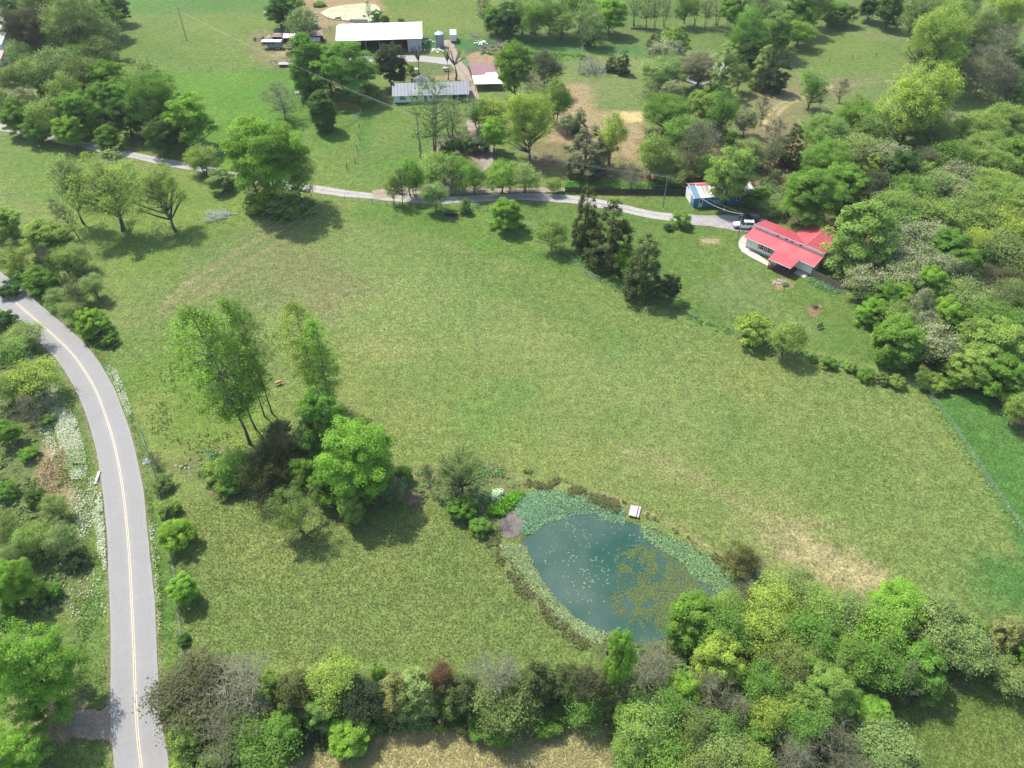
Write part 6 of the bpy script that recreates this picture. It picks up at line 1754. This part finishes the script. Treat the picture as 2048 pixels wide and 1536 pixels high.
# plank fences: each panel a part with its boards
def plank_fence(name, px0, px1, n, h, mat, label, board=.14):
    A = Vector((*G(*px0), 0)); B = Vector((*G(*px1), 0)); L = (B - A).length; d = (B - A).normalized(); nn = Vector((-d.y, d.x, 0))
    t = empty(name, (A.x, A.y, hz(A.x, A.y)), math.atan2(d.y, d.x), label, 'fence'); rg = random.Random(n)
    w = L / n
    for i in range(n):
        m = MB(); dz = hz(*(A + d * w * (i + .5)).xy) - hz(A.x, A.y); k = int(w / board)
        hp = h * rg.uniform(.98, 1.02); of = rg.uniform(-.015, .015)
        for j in range(k):
            x = i * w + .02 + j * (w - .04) / k; hh = hp + rg.uniform(-.03, .03); m.box(x, of, dz - .1, x + (w - .04) / k - .012, of + .022, dz + hh)
        m.box(i * w + .02, of + .022, dz + .4, (i + 1) * w - .02, of + .07, dz + .49); m.box(i * w + .02, of + .022, dz + h - .4, (i + 1) * w - .02, of + .07, dz + h - .31)
        m.build('fence_panel', mat, t)
        MB().box(i * w - .05, .08, dz - .2, i * w + .05, .18, dz + h * .97).build('post', postw, t)
    return t
plank_fence('wooden_fence', (1622, 553), (1683, 583), 4, 1.75, simple('tan_board', (.24, .165, .11), .85, .22, 3, streak=(6, 6, .5)), 'tan wooden board fence running from the red-roofed house to the trees')
plank_fence('black_plank_fence', (1130, 386), (1371, 390), 13, 1.6, simple('black_board', (.028, .025, .022), .85, .35, 3, streak=(6, 6, .5)), 'long black weathered board fence behind the driveway')

# ------------------------------------------------------------------ dock, gate culvert, small things
dk = empty('fishing_dock', (17.2, 70.05, WATER_Z), math.radians(-18), 'small weathered plank dock with a gap between boards at the pond edge', 'dock')
wood = simple('bleached_plank', (.40, .35, .35), .9, .15, 4, streak=(6, .6, 6), bump=.01)
ax = [0, .30, .60, .90, 1.42]
rg = random.Random(3)
for i in range(5):
    x = i * .29 + (.10 if i == 4 else 0); sk_ = rg.uniform(-.05, .05)
    MB().box(x - .1 * 0, sk_, .62, x + .265, 2.05 + sk_, .67).build('plank', wood, dk)
for x in (.1, 1.25):
    MB().box(x, .1, .50, x + .1, 1.95, .615).build('beam', darkwood, dk)
    for y in (.12, 1.8): MB().box(x, y, -1.0, x + .1, y + .1, .50).build('dock_leg', postw, dk)
hd = G(196, 957)
cw = MB().box(-.25, -1.3, -.4, .15, 1.3, .28).build('culvert_wall', conc); cw.location = (*hd, 0); cw.rotation_euler = (0, 0, .12); tag(cw, 'pale concrete culvert headwall at the left edge of the road', 'culvert')
def rock(u, v, s, label, mat, seed, grp=None):
    bm = bmesh.new(); bmesh.ops.create_icosphere(bm, subdivisions=2, radius=s); rg = random.Random(seed)
    for q in bm.verts: q.co *= rg.uniform(.75, 1.15); q.co.z *= .55
    me = bpy.data.meshes.new('rock'); bm.to_mesh(me); bm.free(); o = link('rock', me, None, mat); x, y = G(u, v); o.location = (x, y, hz(x, y) + s * .15)
    return tag(o, label, 'rock', grp)
stone = simple('pale_stone', (.33, .28, .26), .9, .2, 3, bump=.02)
for i, (du, dv) in enumerate([(-9, 0), (-3, -3), (3, -2), (8, 1), (-5, 3), (1, 3), (6, 4), (-12, 3)]):
    rock(1560 + du, 563 + dv, .32, 'pinkish stone ringing the little flower bed on the lawn', stone, i, 'stones of the lawn flower bed')
for i, (u, v) in enumerate([(287, 921), (293, 919), (290, 926), (298, 923)]):
    rock(u, v, .38, 'grey stone at the ditch opening right of the road', greyblock, i + 20, 'stones at the ditch opening')
for i, (u, v) in enumerate([(352, 932), (362, 934), (371, 937), (378, 936)]):
    rock(u, v, .25, 'pale stone in the stream bed left of the poplar clump', stone, i + 30, 'stones in the stream bed')
scatter('flower_bed_plants', poly((1563,566),(1575,566),(1578,572),(1566,574)), 160, .15, .6, (.06, .16, .06), seed=301)
# stump and roots, bench, fire ring
sm = empty('stump', (*G(1630, 615), 0), .3, 'dark uprooted stump lying on the lawn above the bench', 'stump')
MB().lathe([(.30, 0), (.24, .3), (.22, .45)], 0, 0, 9).build('trunk', darkwood, sm)
rg = random.Random(9)
for i in range(11):
    a = i * .6; l = rg.uniform(.6, 1.5); MB().tube([(0, 0, .15), (l * .5 * math.cos(a), l * .5 * math.sin(a), rg.uniform(.1, .4)), (l * math.cos(a + .2), l * math.sin(a + .2), rg.uniform(0, .3))], [.09, .06, .02], 5).build('root', darkwood, sm)
bn = empty('garden_bench', (*G(1640, 657), 0), math.radians(28), 'dark slatted garden bench standing on the lawn above the hedge', 'bench')
for i in range(3): MB().box(-.65, -.22 + i * .16, .42, .65, -.09 + i * .16, .46).build('seat_slat', darkwood, bn)
for i in range(3): MB().box(-.65, .27, .56 + i * .16, .65, .30, .68 + i * .16).build('back_slat', darkwood, bn)
for x in (-.6, .54):
    MB().box(x, -.22, 0, x + .06, -.16, .42).build('leg', darkwood, bn); MB().box(x, .21, 0, x + .06, .27, 1.0).build('leg', darkwood, bn); MB().box(x, -.24, .62, x + .06, .27, .66).build('armrest', darkwood, bn)
# feed trough
ft = empty('feed_trough', (*G(890, 433), 0), math.radians(-9), 'long black feed trough on skids at the meadow top', 'trough')
MB().prism([(-.35, .55), (-.38, .75), (-.30, .78), (-.25, .45), (0, .33), (.25, .45), (.30, .78), (.38, .75), (.35, .55), (.2, .3), (0, .22), (-.2, .3)], 'x', 0, 3.0).build('trough_body', simple('black_plastic', (.014, .016, .028), .4), ft)
for x in (.3, 2.6): MB().box(x, -.3, 0, x + .12, .3, .28).build('support', rust, ft)
MB().box(0, -.34, .0, 3.0, -.26, .1).build('skid', rust, ft); MB().box(0, .26, .0, 3.0, .34, .1).build('skid', rust, ft)
# gas tanks
def tank(u, v, L, r, rz, mat, label, endm=None):
    t = empty('gas_tank', (*G(u, v), 0), rz, label, 'tank')
    MB().lathe([(.05, -L/2), (r*.7, -L/2+.1), (r, -L/2+.3), (r, L/2-.3), (r*.7, L/2-.1), (.05, L/2)], 0, r + .3, 16, 'x').build('tank_body', mat, t, smooth=True)
    for x in (-L * .3, L * .3): MB().box(x - .08, -r * .7, 0, x + .08, r * .7, .4).build('foot', greyblock, t)
    MB().lathe([(.14, 2*r + .28), (.14, 2*r + .42), (.05, 2*r + .45)], 0, 0, 10).build('valve_dome', mat if endm is None else endm, t)
    return t
tank(832, 145, 2.6, .5, .05, white, 'white propane tank on feet under the left lopped tree')
tank(893, 142, 2.2, .45, -.15, simple('grey_white_tank', (.45, .45, .45), .6, .2, 2, dirt=(.4, .1, .08), dirt_amt=.3), 'stained fuel tank with red end beside the middle lopped tree', simple('red_paint', (.4, .03, .03), .5))
tb = empty('water_tub', (*G(594, 188), 0), 0, 'small white tub lying in the pasture by the tall bare tree', 'tub')
MB().lathe([(.55, 0), (.62, .5), (.56, .5), (.5, .08)], 0, 0, 14).build('tub', white, tb)
# warning sign
sx, sy = G(212, 733)
sg = empty('warning_sign', (sx, sy, hz(sx, sy)), math.radians(-20), 'yellow diamond warning sign on a post at the road bend', 'sign')
MB().tube([(0, 0, -.2), (0, 0, 2.5)], .035, 6).build('post', galv, sg)
MB().hexa([(0, -.06, 1.55), (.54, -.06, 2.09), (.54, -.04, 2.09), (0, -.04, 1.55)], [(-.54, -.06, 2.09), (0, -.06, 2.63), (0, -.04, 2.63), (-.54, -.04, 2.09)]).build('sign_plate', simple('sign_yellow', (.75, .36, .02), .5, .03), sg)
sg.rotation_euler = (math.radians(-10), 0, math.radians(-12)); sg.scale = (1.25, 1.25, 1.1)
# ------------------------------------------------------------------ vehicles
chrome = simple('chrome', (.5, .5, .5), .25, .05, metal=.8); tyre = simple('tyre', (.02, .02, .02), .8); lampr = simple('tail_lamp', (.35, .02, .02), .3); lampw = simple('head_lamp', (.7, .7, .68), .2)
def car(loc, rz, paint, label, name='parked_car', kind='suv', rack=True):
    t = empty(name, loc, rz, label, 'car')
    L, Wd = 4.7, .92
    # lower body, lofted from cross-sections along x (front at -x)
    secs = [(-2.35, .45, .62, .70), (-2.25, .38, .80, .86), (-1.2, .32, .98, .92), (-.75, .30, 1.02, .92), (1.9, .32, 1.04, .92), (2.25, .38, 1.0, .88), (2.34, .48, .92, .80)]
    v = []; f = []
    for x, z0, z1, hw in secs:
        v += [(x, -hw, z0), (x, -hw * 1.0, (z0 + z1) / 2), (x, -hw * .93, z1), (x, hw * .93, z1), (x, hw, (z0 + z1) / 2), (x, hw, z0)]
    for i in range(len(secs) - 1):
        for k in range(6):
            j = (k + 1) % 6; f.append((i*6+k, i*6+j, i*6+6+j, i*6+6+k))
    f.append((5, 4, 3, 2, 1, 0)); n = (len(secs) - 1) * 6; f.append((n, n+1, n+2, n+3, n+4, n+5))
    m = MB(); m.v = v; m.f = f; m.build('body', paint, t, smooth=False, bevel=.03)
    top = 1.68 if kind == 'suv' else 1.45
    xr = 2.1 if kind == 'suv' else 1.5
    xf = -.15
    m = MB(); m.hexa([(-.95, -.84, 1.0), (xr + .15, -.84, 1.0), (xr + .15, .84, 1.0), (-.95, .84, 1.0)], [(xf, -.66, top - .05), (xr - .15, -.66, top - .05), (xr - .15, .66, top - .05), (xf, .66, top - .05)]).build('window_band', glass, t, bevel=.03)
    MB().hexa([(xf - .05, -.68, top - .05), (xr - .08, -.68, top - .05), (xr - .08, .68, top - .05), (xf - .05, .68, top - .05)], [(xf + .1, -.6, top), (xr - .2, -.6, top), (xr - .2, .6, top), (xf + .1, .6, top)]).build('roof', paint, t, bevel=.02)
    for s in (-1, 1):
        for x in (.12, xr - .12):
            MB().hexa([(x - .05, s * .855, 1.0), (x + .05, s * .855, 1.0), (x + .05, s * .80, 1.0), (x - .05, s * .80, 1.0)][::s], [(x + .0 - .05, s * .69, top - .04), (x + .05, s * .69, top - .04), (x + .05, s * .62, top - .04), (x - .05, s * .62, top - .04)][::s]).build('pillar', paint, t)
        for x in (-1.45, 1.4):
            w = MB().lathe([(.30, -.11), (.34, -.08), (.34, .08), (.30, .11)], 0, 0, 18, 'y').build('wheel', tyre, t); w.location = (x, s * .84, .34)
            MB().lathe([(.20, .0), (.19, .02), (.05, .03)], 0, 0, 12, 'y').build('rim', chrome, w).location = (0, .10 * s, 0)
        MB().box(-2.36, s * .66 - .13, .66, -2.22, s * .66 + .13, .80).build('headlight', lampw, t)
        MB().box(2.25, s * .72 - .09, .70, 2.36, s * .72 + .09, 1.0).build('tail_light', lampr, t)
        MB().box(-.85, s * .92 - .09, 1.0, -.68, s * .92 + .09, 1.14).build('mirror', paint, t)
        if rack: MB().tube([(.1, s * .5, top + .06), (1.7, s * .5, top + .06)], .025, 5).build('roof_rail', darkin, t)
    if rack:
        for x in (.4, 1.4): MB().tube([(x, -.5, top + .06), (x, .5, top + .06)], .02, 5).build('crossbar', darkin, t)
    MB().box(-2.40, -.75, .36, -2.28, .75, .56).build('front_bumper', darkin, t); MB().box(2.28, -.75, .40, 2.40, .75, .58).build('rear_bumper', darkin, t)
    return t
silver = simple('silver_paint', (.58, .61, .64), .28, .03, 1, spec=.7)
black = simple('black_paint', (.012, .013, .02), .25, .1, 1, spec=.7)
darkblue = simple('dark_blue_paint', (.012, .02, .035), .3, .1, 1, spec=.7)
px, py = G(1487, 455); car((px, py, .08), math.radians(-6), silver, 'silver estate car with roof rails parked nearest the red-roofed house')
px, py = G(1499, 443); car((px, py, .08), math.radians(-10), black, 'black car parked beyond the silver one under the tree', rack=False)
px, py = G(1514, 447.5); car((px + .6, py - .4, .08), math.radians(-38), darkblue, 'dark blue low car half hidden behind the silver one', kind='low', rack=False)

# livestock trailer
hx, hy = G(564, 98)
LT = empty('livestock_trailer', (hx, hy, hz(hx, hy)), math.radians(180), 'grey gooseneck livestock trailer with pale roof at the edge of the pasture', 'trailer')
tg = simple('trailer_grey', (.20, .22, .22), .6, .12, 2); tr_ = simple('trailer_roof', (.55, .66, .66), .5, .06, 1)
MB().prism([(0, .55), (4.4, .55), (4.9, 1.2), (6.4, 1.35), (6.4, 2.45), (0, 2.45)], 'x', -1.1, 1.1)
m = MB(); prof = [(0, .55), (4.4, .55), (4.9, 1.35), (6.4, 1.45), (6.4, 2.4), (0, 2.4)]
nv = len(m.v)
for yy in (0.0, 2.1):
    for p, q in prof: m.v.append((p, yy - 2.1, q))
k = len(prof); m.f.append(tuple(range(k))); m.f.append(tuple(range(2*k - 1, k - 1, -1)))
for i in range(k): m.f.append((i, k + i, k + (i+1) % k, (i+1) % k))
m.build('body', tg, LT)
MB().box(-.1, -2.2, 2.403, 6.5, .1, 2.50).build('roof', tr_, LT, bevel=.03)
for x in (.9, 1.75):
    for y in (.05, -2.15):
        w = MB().lathe([(.34, -.1), (.38, -.06), (.38, .06), (.34, .1)], 0, 0, 14, 'y').build('wheel', tyre, LT); w.location = (x, y, .38); MB().lathe([(.2, 0), (.05, .03)], 0, 0, 10, 'y').build('rim', white, w).location = (0, .11 if y > -1 else -.11, 0)
for i in range(3):
    MB().box(2.2 + i * 1.3, .002, 1.75, 3.1 + i * 1.3, .02, 2.2).build('air_slot', darkin, LT)
MB().tube([(6.2, -1.05, 1.45), (6.2, -1.05, .4)], .06, 6).build('hitch_post', darkin, LT)
# flat trailer
fx, fy = G(556, 134)
FT = empty('flatbed_trailer', (fx, fy, hz(fx, fy)), 0, 'long flat gooseneck trailer with rusty neck beside the column-shaped tree', 'trailer')
deck = simple('deck_boards', (.33, .29, .27), .85, .15, 2, streak=(.5, 5, 1))
for i in range(6): MB().box(0, i * .38, .82, 7.2, i * .38 + .36, .88).build('deck_board', deck, FT)
MB().box(.05, -.05, .58, 7.15, .0, .86).build('side_rail', darkin, FT); MB().box(.05, 2.3, .58, 7.15, 2.35, .86).build('side_rail', darkin, FT)
MB().tube([(0, .6, .75), (-.8, .9, 1.6), (-2.3, 1.15, 1.6), (-2.4, 1.15, .6)], .09, 6).tube([(0, 1.7, .75), (-.8, 1.4, 1.6), (-2.3, 1.15, 1.55)], .09, 6).build('gooseneck', rust, FT)
for x in (4.6, 5.5):
    for y in (-.05, 2.35):
        w = MB().lathe([(.34, -.1), (.36, 0), (.34, .1)], 0, 0, 14, 'y').build('wheel', tyre, FT); w.location = (x, y, .36)
# old truck seen from the front
ox, oy = G(581, 96)
OT = empty('old_truck', (ox, oy, hz(ox, oy)), math.radians(90), 'old rusty red stake truck facing the pasture beside the livestock trailer', 'truck')
rr = simple('rusty_red', (.17, .05, .045), .7, .3, 2)
MB().box(-.2 - .9, -.85, .6, .5 - .2, .85, 1.15).build('hood', rr, OT, bevel=.05)
MB().hexa([(.3, -.9, .6), (1.5, -.9, .6), (1.5, .9, .6), (.3, .9, .6)], [(.6, -.75, 1.9), (1.45, -.75, 1.9), (1.45, .75, 1.9), (.6, .75, 1.9)]).build('cab', rr, OT, bevel=.05)
MB().hexa([(.27, -.7, 1.25), (.3, -.7, 1.25), (.3, .7, 1.25), (.27, .7, 1.25)], [(.5, -.65, 1.8), (.53, -.65, 1.8), (.53, .65, 1.8), (.5, .65, 1.8)]).build('windscreen', glass, OT)
MB().box(-1.15, -.9, .5, -1.05, .9, .75).build('bumper', white, OT); MB().box(-1.13, -.6, .76, -1.1, .6, 1.05).build('grille', chrome, OT)
for s in (-1, 1):
    MB().lathe([(.1, -1.16), (.1, -1.12)], s * .72, .9, 10, 'x').build('headlight', lampw, OT)
    for x in (-.5, 3.6):
        w = MB().lathe([(.38, -.13), (.42, 0), (.38, .13)], 0, 0, 14, 'y').build('wheel', tyre, OT); w.location = (x, s * .85, .42)
bed = MB().box(1.7, -1.1, .9, 4.8, 1.1, 1.02)
bed.build('bed', darkwood, OT)
for y in (-1.1, 1.05): MB().box(1.7, y, 1.02, 4.8, y + .05, 2.2).build('stake_side', rr, OT)
MB().box(1.7, -1.05, 1.02, 1.76, 1.05, 2.3).build('headboard', rr, OT); MB().box(4.74, -1.05, 1.02, 4.8, 1.05, 2.2).build('tailboard', rr, OT)
# farm implement
FI = empty('hay_rake', (*G(518, 82), 0), .2, 'rusty wheeled farm implement left of the livestock trailer', 'farm implement')
MB().tube([(-1.4, 0, .6), (1.4, .3, .6)], .07, 6).tube([(-1.4, 1, .6), (1.4, 1.2, .6)], .07, 6).tube([(0, 0, .6), (0, 1.2, .9)], .06, 6).build('frame', rust, FI)
for x, y in ((-1.3, -.1), (1.3, .1), (-1.3, 1.2), (1.3, 1.4)):
    w = MB().lathe([(.4, -.04), (.45, 0), (.4, .04)], 0, 0, 14, 'y').build('wheel', rust, FI); w.location = (x, y, .42)
for i in range(5): MB().tube([(-1 + i * .5, .5, .7), (-1 + i * .5, .2, .25), (-1 + i * .5, -.1, .2)], .03, 4).build('tine', rust, FI)

# ------------------------------------------------------------------ utility poles and lines
def pole(u, vb, vt, label, arms=1, lean=0.0, h=None, r=.14):
    x, y = G(u, vb); h = h or height_at(x, y, vt); z = hz(x, y)
    t = empty('utility_pole', (x, y, z), 0, label, 'utility pole')
    t.rotation_euler = (0, lean, math.radians(25))
    MB().tube([(0, 0, -.5), (0, 0, h * .5), (0, 0, h)], [r, r * .85, r * .65], 8).build('pole_shaft', polew, t)
    for k in range(arms):
        zz = h - .45 - k * 2.6
        MB().box(-1.1, -.14, zz, 1.1, -.04, zz + .12).build('crossarm', polew, t)
        for xx in (-1, -.4, .4, 1): MB().lathe([(.05, zz + .12), (.06, zz + .2), (.03, zz + .3)], xx, -.09, 6).build('insulator', simple('insulator', (.4, .4, .42), .3), t)
    return t, (x, y, z + h)
P1, t1 = pole(374, 82, 14, 'lone tall utility pole in the upper left pasture')
P2, t2 = pole(841, 318, 225, 'tall utility pole before the ranch house beside the sparse tree', 2, r=.17)
P2b = MB().tube([(.35, 0, -.3), (.35, 0, 4.6)], .11, 7).build('stub_brace', postw, P2)
MB().lathe([(.22, 6.2), (.24, 6.3), (.24, 7.0), (.2, 7.1)], -.42, 0, 12).build('transformer', simple('transformer_grey', (.35, .37, .4), .5), P2)
P3, t3 = pole(1326, 414, 352, 'thin utility pole left of the blue outbuilding', 0, r=.11)
P4, t4 = pole(1475, 479, 425, 'pale utility pole at the corner of the red-roofed house', 0, r=.12, lean=-.03)
MB().box(-.35, -.05, 6.2, .35, .05, 6.3).build('crossarm', polew, P4)
wirem = simple('wire', (.32, .33, .30), .5, .05)
def span(label, a, b, offs, sag, r=.012, mat=None):
    t = empty('power_line', a, 0, label, 'power line')
    A = Vector(a); B = Vector(b); d = (B - A).normalized(); n = Vector((-d.y, d.x, 0)).normalized()
    for o, dz in offs:
        pts = []
        for i in range(25):
            s = i / 24; p = A.lerp(B, s) + n * o + Vector((0, 0, dz - 4 * sag * s * (1 - s))); pts.append(p - A)
        MB().tube(pts, r, 4).build('wire', mat or wirem, t)
    return t
four = [(-1.9, .3), (-.6, -.5), (.6, -1.6), (1.9, -2.8)]
span('overhead wires from the lone pasture pole to the pole before the ranch house', t1, t2, four, 1.2)
far = (*G(200, -60, 13), 13); span('overhead wires leaving the lone pasture pole towards the top edge', t1, far, four[1:3], 1.0)
llx, lly = G(-120, 880, 9); span('overhead wires crossing the meadow and road from the pole before the ranch house', t2, (llx, lly, 10.5), four, 1.6, r=.013)
span('overhead wires from the pole before the ranch house to the thin pole', (t2[0], t2[1], t2[2] - 3.2), t3, [(-.35, 0), (.0, -.2), (.35, 0)], 1.6)
span('wire between the thin pole and the pale pole', t3, t4, [(0, -.1)], .5, r=.012)
bbp = loc_in(BB, 1.6, -.3, 2.7); span('twisted service cable from the pale pole to the blue outbuilding', t4, bbp, [(0, -.2)], .7, r=.035, mat=simple('service_cable', (.5, .5, .5), .5))

# ------------------------------------------------------------------ fallen wood
def lying(u, v, w, h, rz, col, var, label, kind='B', tilt=84):
    x, y = G(u, v); K = KINDS[kind]; t = empty('fallen_tree', (x, y, hz(x, y) + .25), 0, label, 'fallen tree')
    t.rotation_mode = 'XYZ'; t.rotation_euler = (0, math.radians(tilt), math.radians(rz)); t.scale = (w / K['W'] * .8, w / K['W'], h / K['H'])
    tr, br, cr = TREE[kind, var]; o = link('trunk', tr, t); o.color = (*col, 1)
    if br: o = link('branches', br, t); o['kind'] = 'stuff'; o.color = (*col, 1)
lying(1228, 143, 10, 11.5, 186, (.20, .20, .23), 1, 'fallen silver-grey tree with spreading dead branches beside two small cedars')
lying(474, 430, 3.0, 7.0, 186, (.48, .48, .46), 2, 'bleached fallen branches in the grass left of the big cottonwood')
lying(462, 436, 2.2, 6.0, 200, (.45, .45, .42), 0, 'smaller bleached branch lying below the longer one')
lying(1508, 1132, 3.0, 5.0, 250, (.40, .38, .33), 3, 'dead pale branch arching over the pond end')
lying(506, 968, 4.0, 6.0, 205, (.28, .14, .09), 1, 'fallen red-brown dead limb at the foot of the meadow clump')
lying(520, 985, 3.4, 5.0, 160, (.26, .13, .09), 2, 'broken red-brown brush in front of the meadow clump')
lying(250, 42, 5, 9, 170, (.33, .31, .3), 0, 'grey fallen tree at the top corner of the left wood')
lying(1466, 1412, 3.5, 5.5, 60, (.48, .45, .42), 2, 'bleached fallen limb in the middle of the lower wood')
lying(957, 75, 3, 4, 140, (.4, .36, .32), 1, 'small pale fallen branch near the yellow flowers behind the lane')
lg = MB().tube([(0, 0, .25), (3, -.4, .3), (9, -.9, .25)], [.3, .26, .12], 7).build('fallen_log', BARK); lg.color = (.09, .07, .055, 1); lg.location = (*G(1262, 58), 0); tag(lg, 'long dark fallen log under the sparse tree row', 'log')
# ------------------------------------------------------------------ animals and person
def skin_body(name, joints, bones, mat, parent, root=0, sub=1):
    me = bpy.data.meshes.new(name); me.from_pydata([j[:3] for j in joints], bones, []); o = link(name, me, parent, mat)
    md = o.modifiers.new('Skin', 'SKIN')
    for i, j in enumerate(joints):
        r = j[3]; r = r if isinstance(r, tuple) else (r, r)
        me.skin_vertices[0].data[i].radius = r; me.skin_vertices[0].data[i].use_root = (i == root)
    md.use_smooth_shade = True
    s = o.modifiers.new('Sub', 'SUBSURF'); s.levels = sub; s.render_levels = sub
    return o
def cow(u, v, rz, mat, label, s=1.0, graze=True):
    x, y = G(u, v); t = empty('cow', (x, y, hz(x, y)), rz, label, 'cow'); t.scale = (s, s, s)
    hz_, hx_ = (.35, 1.55) if graze else (1.35, 1.45)
    J = [(0, 0, 1.0, (.34, .40)), (.55, 0, 1.02, (.33, .38)), (.85, 0, 1.05, (.24, .32)), (1.15, 0, 1.0 if graze else 1.25, (.16, .2)), (hx_, 0, hz_ + .2, .13), (hx_ + .3, 0, hz_, .09),
         (-.55, 0, 1.02, (.30, .36)), (-.8, 0, 1.05, (.22, .26)), (-.98, 0, .9, .04), (-1.0, 0, .45, .03)]
    B = [(0, 1), (1, 2), (2, 3), (3, 4), (4, 5), (0, 6), (6, 7), (7, 8), (8, 9)]
    for sx, base, kx, fx_ in ((2, 'f', .78, .80), (7, 'h', -.62, -.86)):
        for s_ in (-1, 1):
            n = len(J)
            J += [((.72 if base == 'f' else -.68), s_ * .2, .78, .13 if base == 'f' else .17), (kx if base == 'f' else -.66, s_ * .21, .50, .075), (.76 if base == 'f' else -.82, s_ * .21, .32, .06), ((.76 if base == 'f' else -.74), s_ * .21, .02, .065)]
            B += [((1 if base == 'f' else 6), n), (n, n + 1), (n + 1, n + 2), (n + 2, n + 3)]
    n = len(J)
    for s_ in (-1, 1): J.append((hx_ - .05, s_ * .2, hz_ + .32, .04)); B.append((4, n)); n += 1
    skin_body('body', J, B, mat, t)
    return t
bw = simple('black_white_hide', (.015, .014, .013), .8, .2, 1.4, dirt=(.6, .58, .55), dirt_amt=.9)
wh_ = simple('white_hide', (.6, .57, .52), .8, .1, 2); tan_ = simple('tan_hide', (.48, .26, .15), .8, .12, 2); bk_ = simple('black_hide', (.015, .013, .012), .7)
cow(533, 31, .4, bw, 'black and white cow grazing below the dark tree at the top', 1.0)
cow(558, 28, 2.0, wh_, 'pale cow standing in the shade of the tree above the horse trailer', 1.0)
cow(630, 32, .3, wh_, 'white cow in the grass left of the pale lagoon', .95, False)
cow(593, 75, 1.3, wh_, 'pale cow between the sheds behind the truck', .8)
for u, v in ((673, 38), (677, 38), (681, 39), (728, 34)): cow(u, v, u * 1.7, bk_, 'tiny black calf at the edge of the pale lagoon', .55)
for o in list(COL.objects):
    if o.get('label') == 'tiny black calf at the edge of the pale lagoon': o['group'] = 'black calves by the lagoon'
cow(557, 769, .5, tan_, 'tan calf standing in the meadow right of the poplar trunks', .62)
# person under the tree by the blue outbuilding
def person():
    x, y = G(1445.5, 428.5); t = empty('person', (x, y, hz(x, y) + .02), math.radians(195), 'person in light blue shirt and jeans standing on the grass before the blue outbuilding', 'person')
    skin = simple('skin', (.42, .25, .18), .6); shirt = simple('light_blue_shirt', (.40, .50, .62), .8); jeans = simple('jeans', (.03, .05, .11), .9); hairm = simple('grey_hair', (.22, .20, .18), .8)
    J = [(0, 0, .96, (.17, .12)), (0, 0, 1.20, (.16, .11)), (0, 0, 1.42, (.19, .12)), (0, 0, 1.52, .06), (0, .01, 1.60, .06), (0, .02, 1.70, (.085, .1)), (0, .01, 1.76, .07),
         (-.20, 0, 1.42, .07), (-.30, .03, 1.14, .048), (-.24, .24, 1.04, .036), (-.22, .32, 1.03, .035), (.20, 0, 1.42, .07), (.31, .0, 1.14, .048), (.30, .10, .88, .036), (.30, .13, .78, .035),
         (-.10, 0, .90, .10), (-.13, .03, .50, .065), (-.14, 0, .10, .045), (-.15, .14, .04, .04), (.10, 0, .90, .10), (.13, .02, .50, .065), (.15, -.02, .10, .045), (.17, .12, .04, .04)]
    B = [(0, 1), (1, 2), (2, 3), (3, 4), (4, 5), (5, 6), (2, 7), (7, 8), (8, 9), (9, 10), (2, 11), (11, 12), (12, 13), (13, 14), (0, 15), (15, 16), (16, 17), (17, 18), (0, 19), (19, 20), (20, 21), (21, 22)]
    skin_body('body', J, B, skin, t)
    skin_body('shirt', [(0, 0, .98, (.20, .145)), (0, 0, 1.22, (.19, .135)), (0, 0, 1.43, (.215, .14)), (-.21, 0, 1.44, .09), (-.28, .02, 1.24, .072), (.21, 0, 1.44, .09), (.28, 0, 1.24, .072)], [(0, 1), (1, 2), (2, 3), (3, 4), (2, 5), (5, 6)], shirt, t)
    skin_body('trousers', [(0, 0, .94, (.19, .14)), (-.10, 0, .84, .12), (-.13, .03, .50, .085), (-.14, 0, .12, .07), (.10, 0, .84, .12), (.13, .02, .50, .085), (.15, -.02, .12, .07)], [(0, 1), (1, 2), (2, 3), (0, 4), (4, 5), (5, 6)], jeans, t)
    skin_body('hair', [(0, -.01, 1.76, (.095, .105)), (0, -.03, 1.68, (.085, .08))], [(0, 1)], hairm, t)
person()

# ------------------------------------------------------------------ air
hm, t, N = nodes('haze'); out = N('OutputMaterial'); pv = N('VolumePrincipled')
pv.inputs['Color'].default_value = (.90, .94, 1.0, 1); pv.inputs['Density'].default_value = .00010; pv.inputs['Anisotropy'].default_value = .1
t.links.new(pv.outputs[0], out.inputs['Volume'])
hb = MB().box(-700, -120, -3, 700, 900, 97).build('haze', hm); tag(hb, kind='stuff')
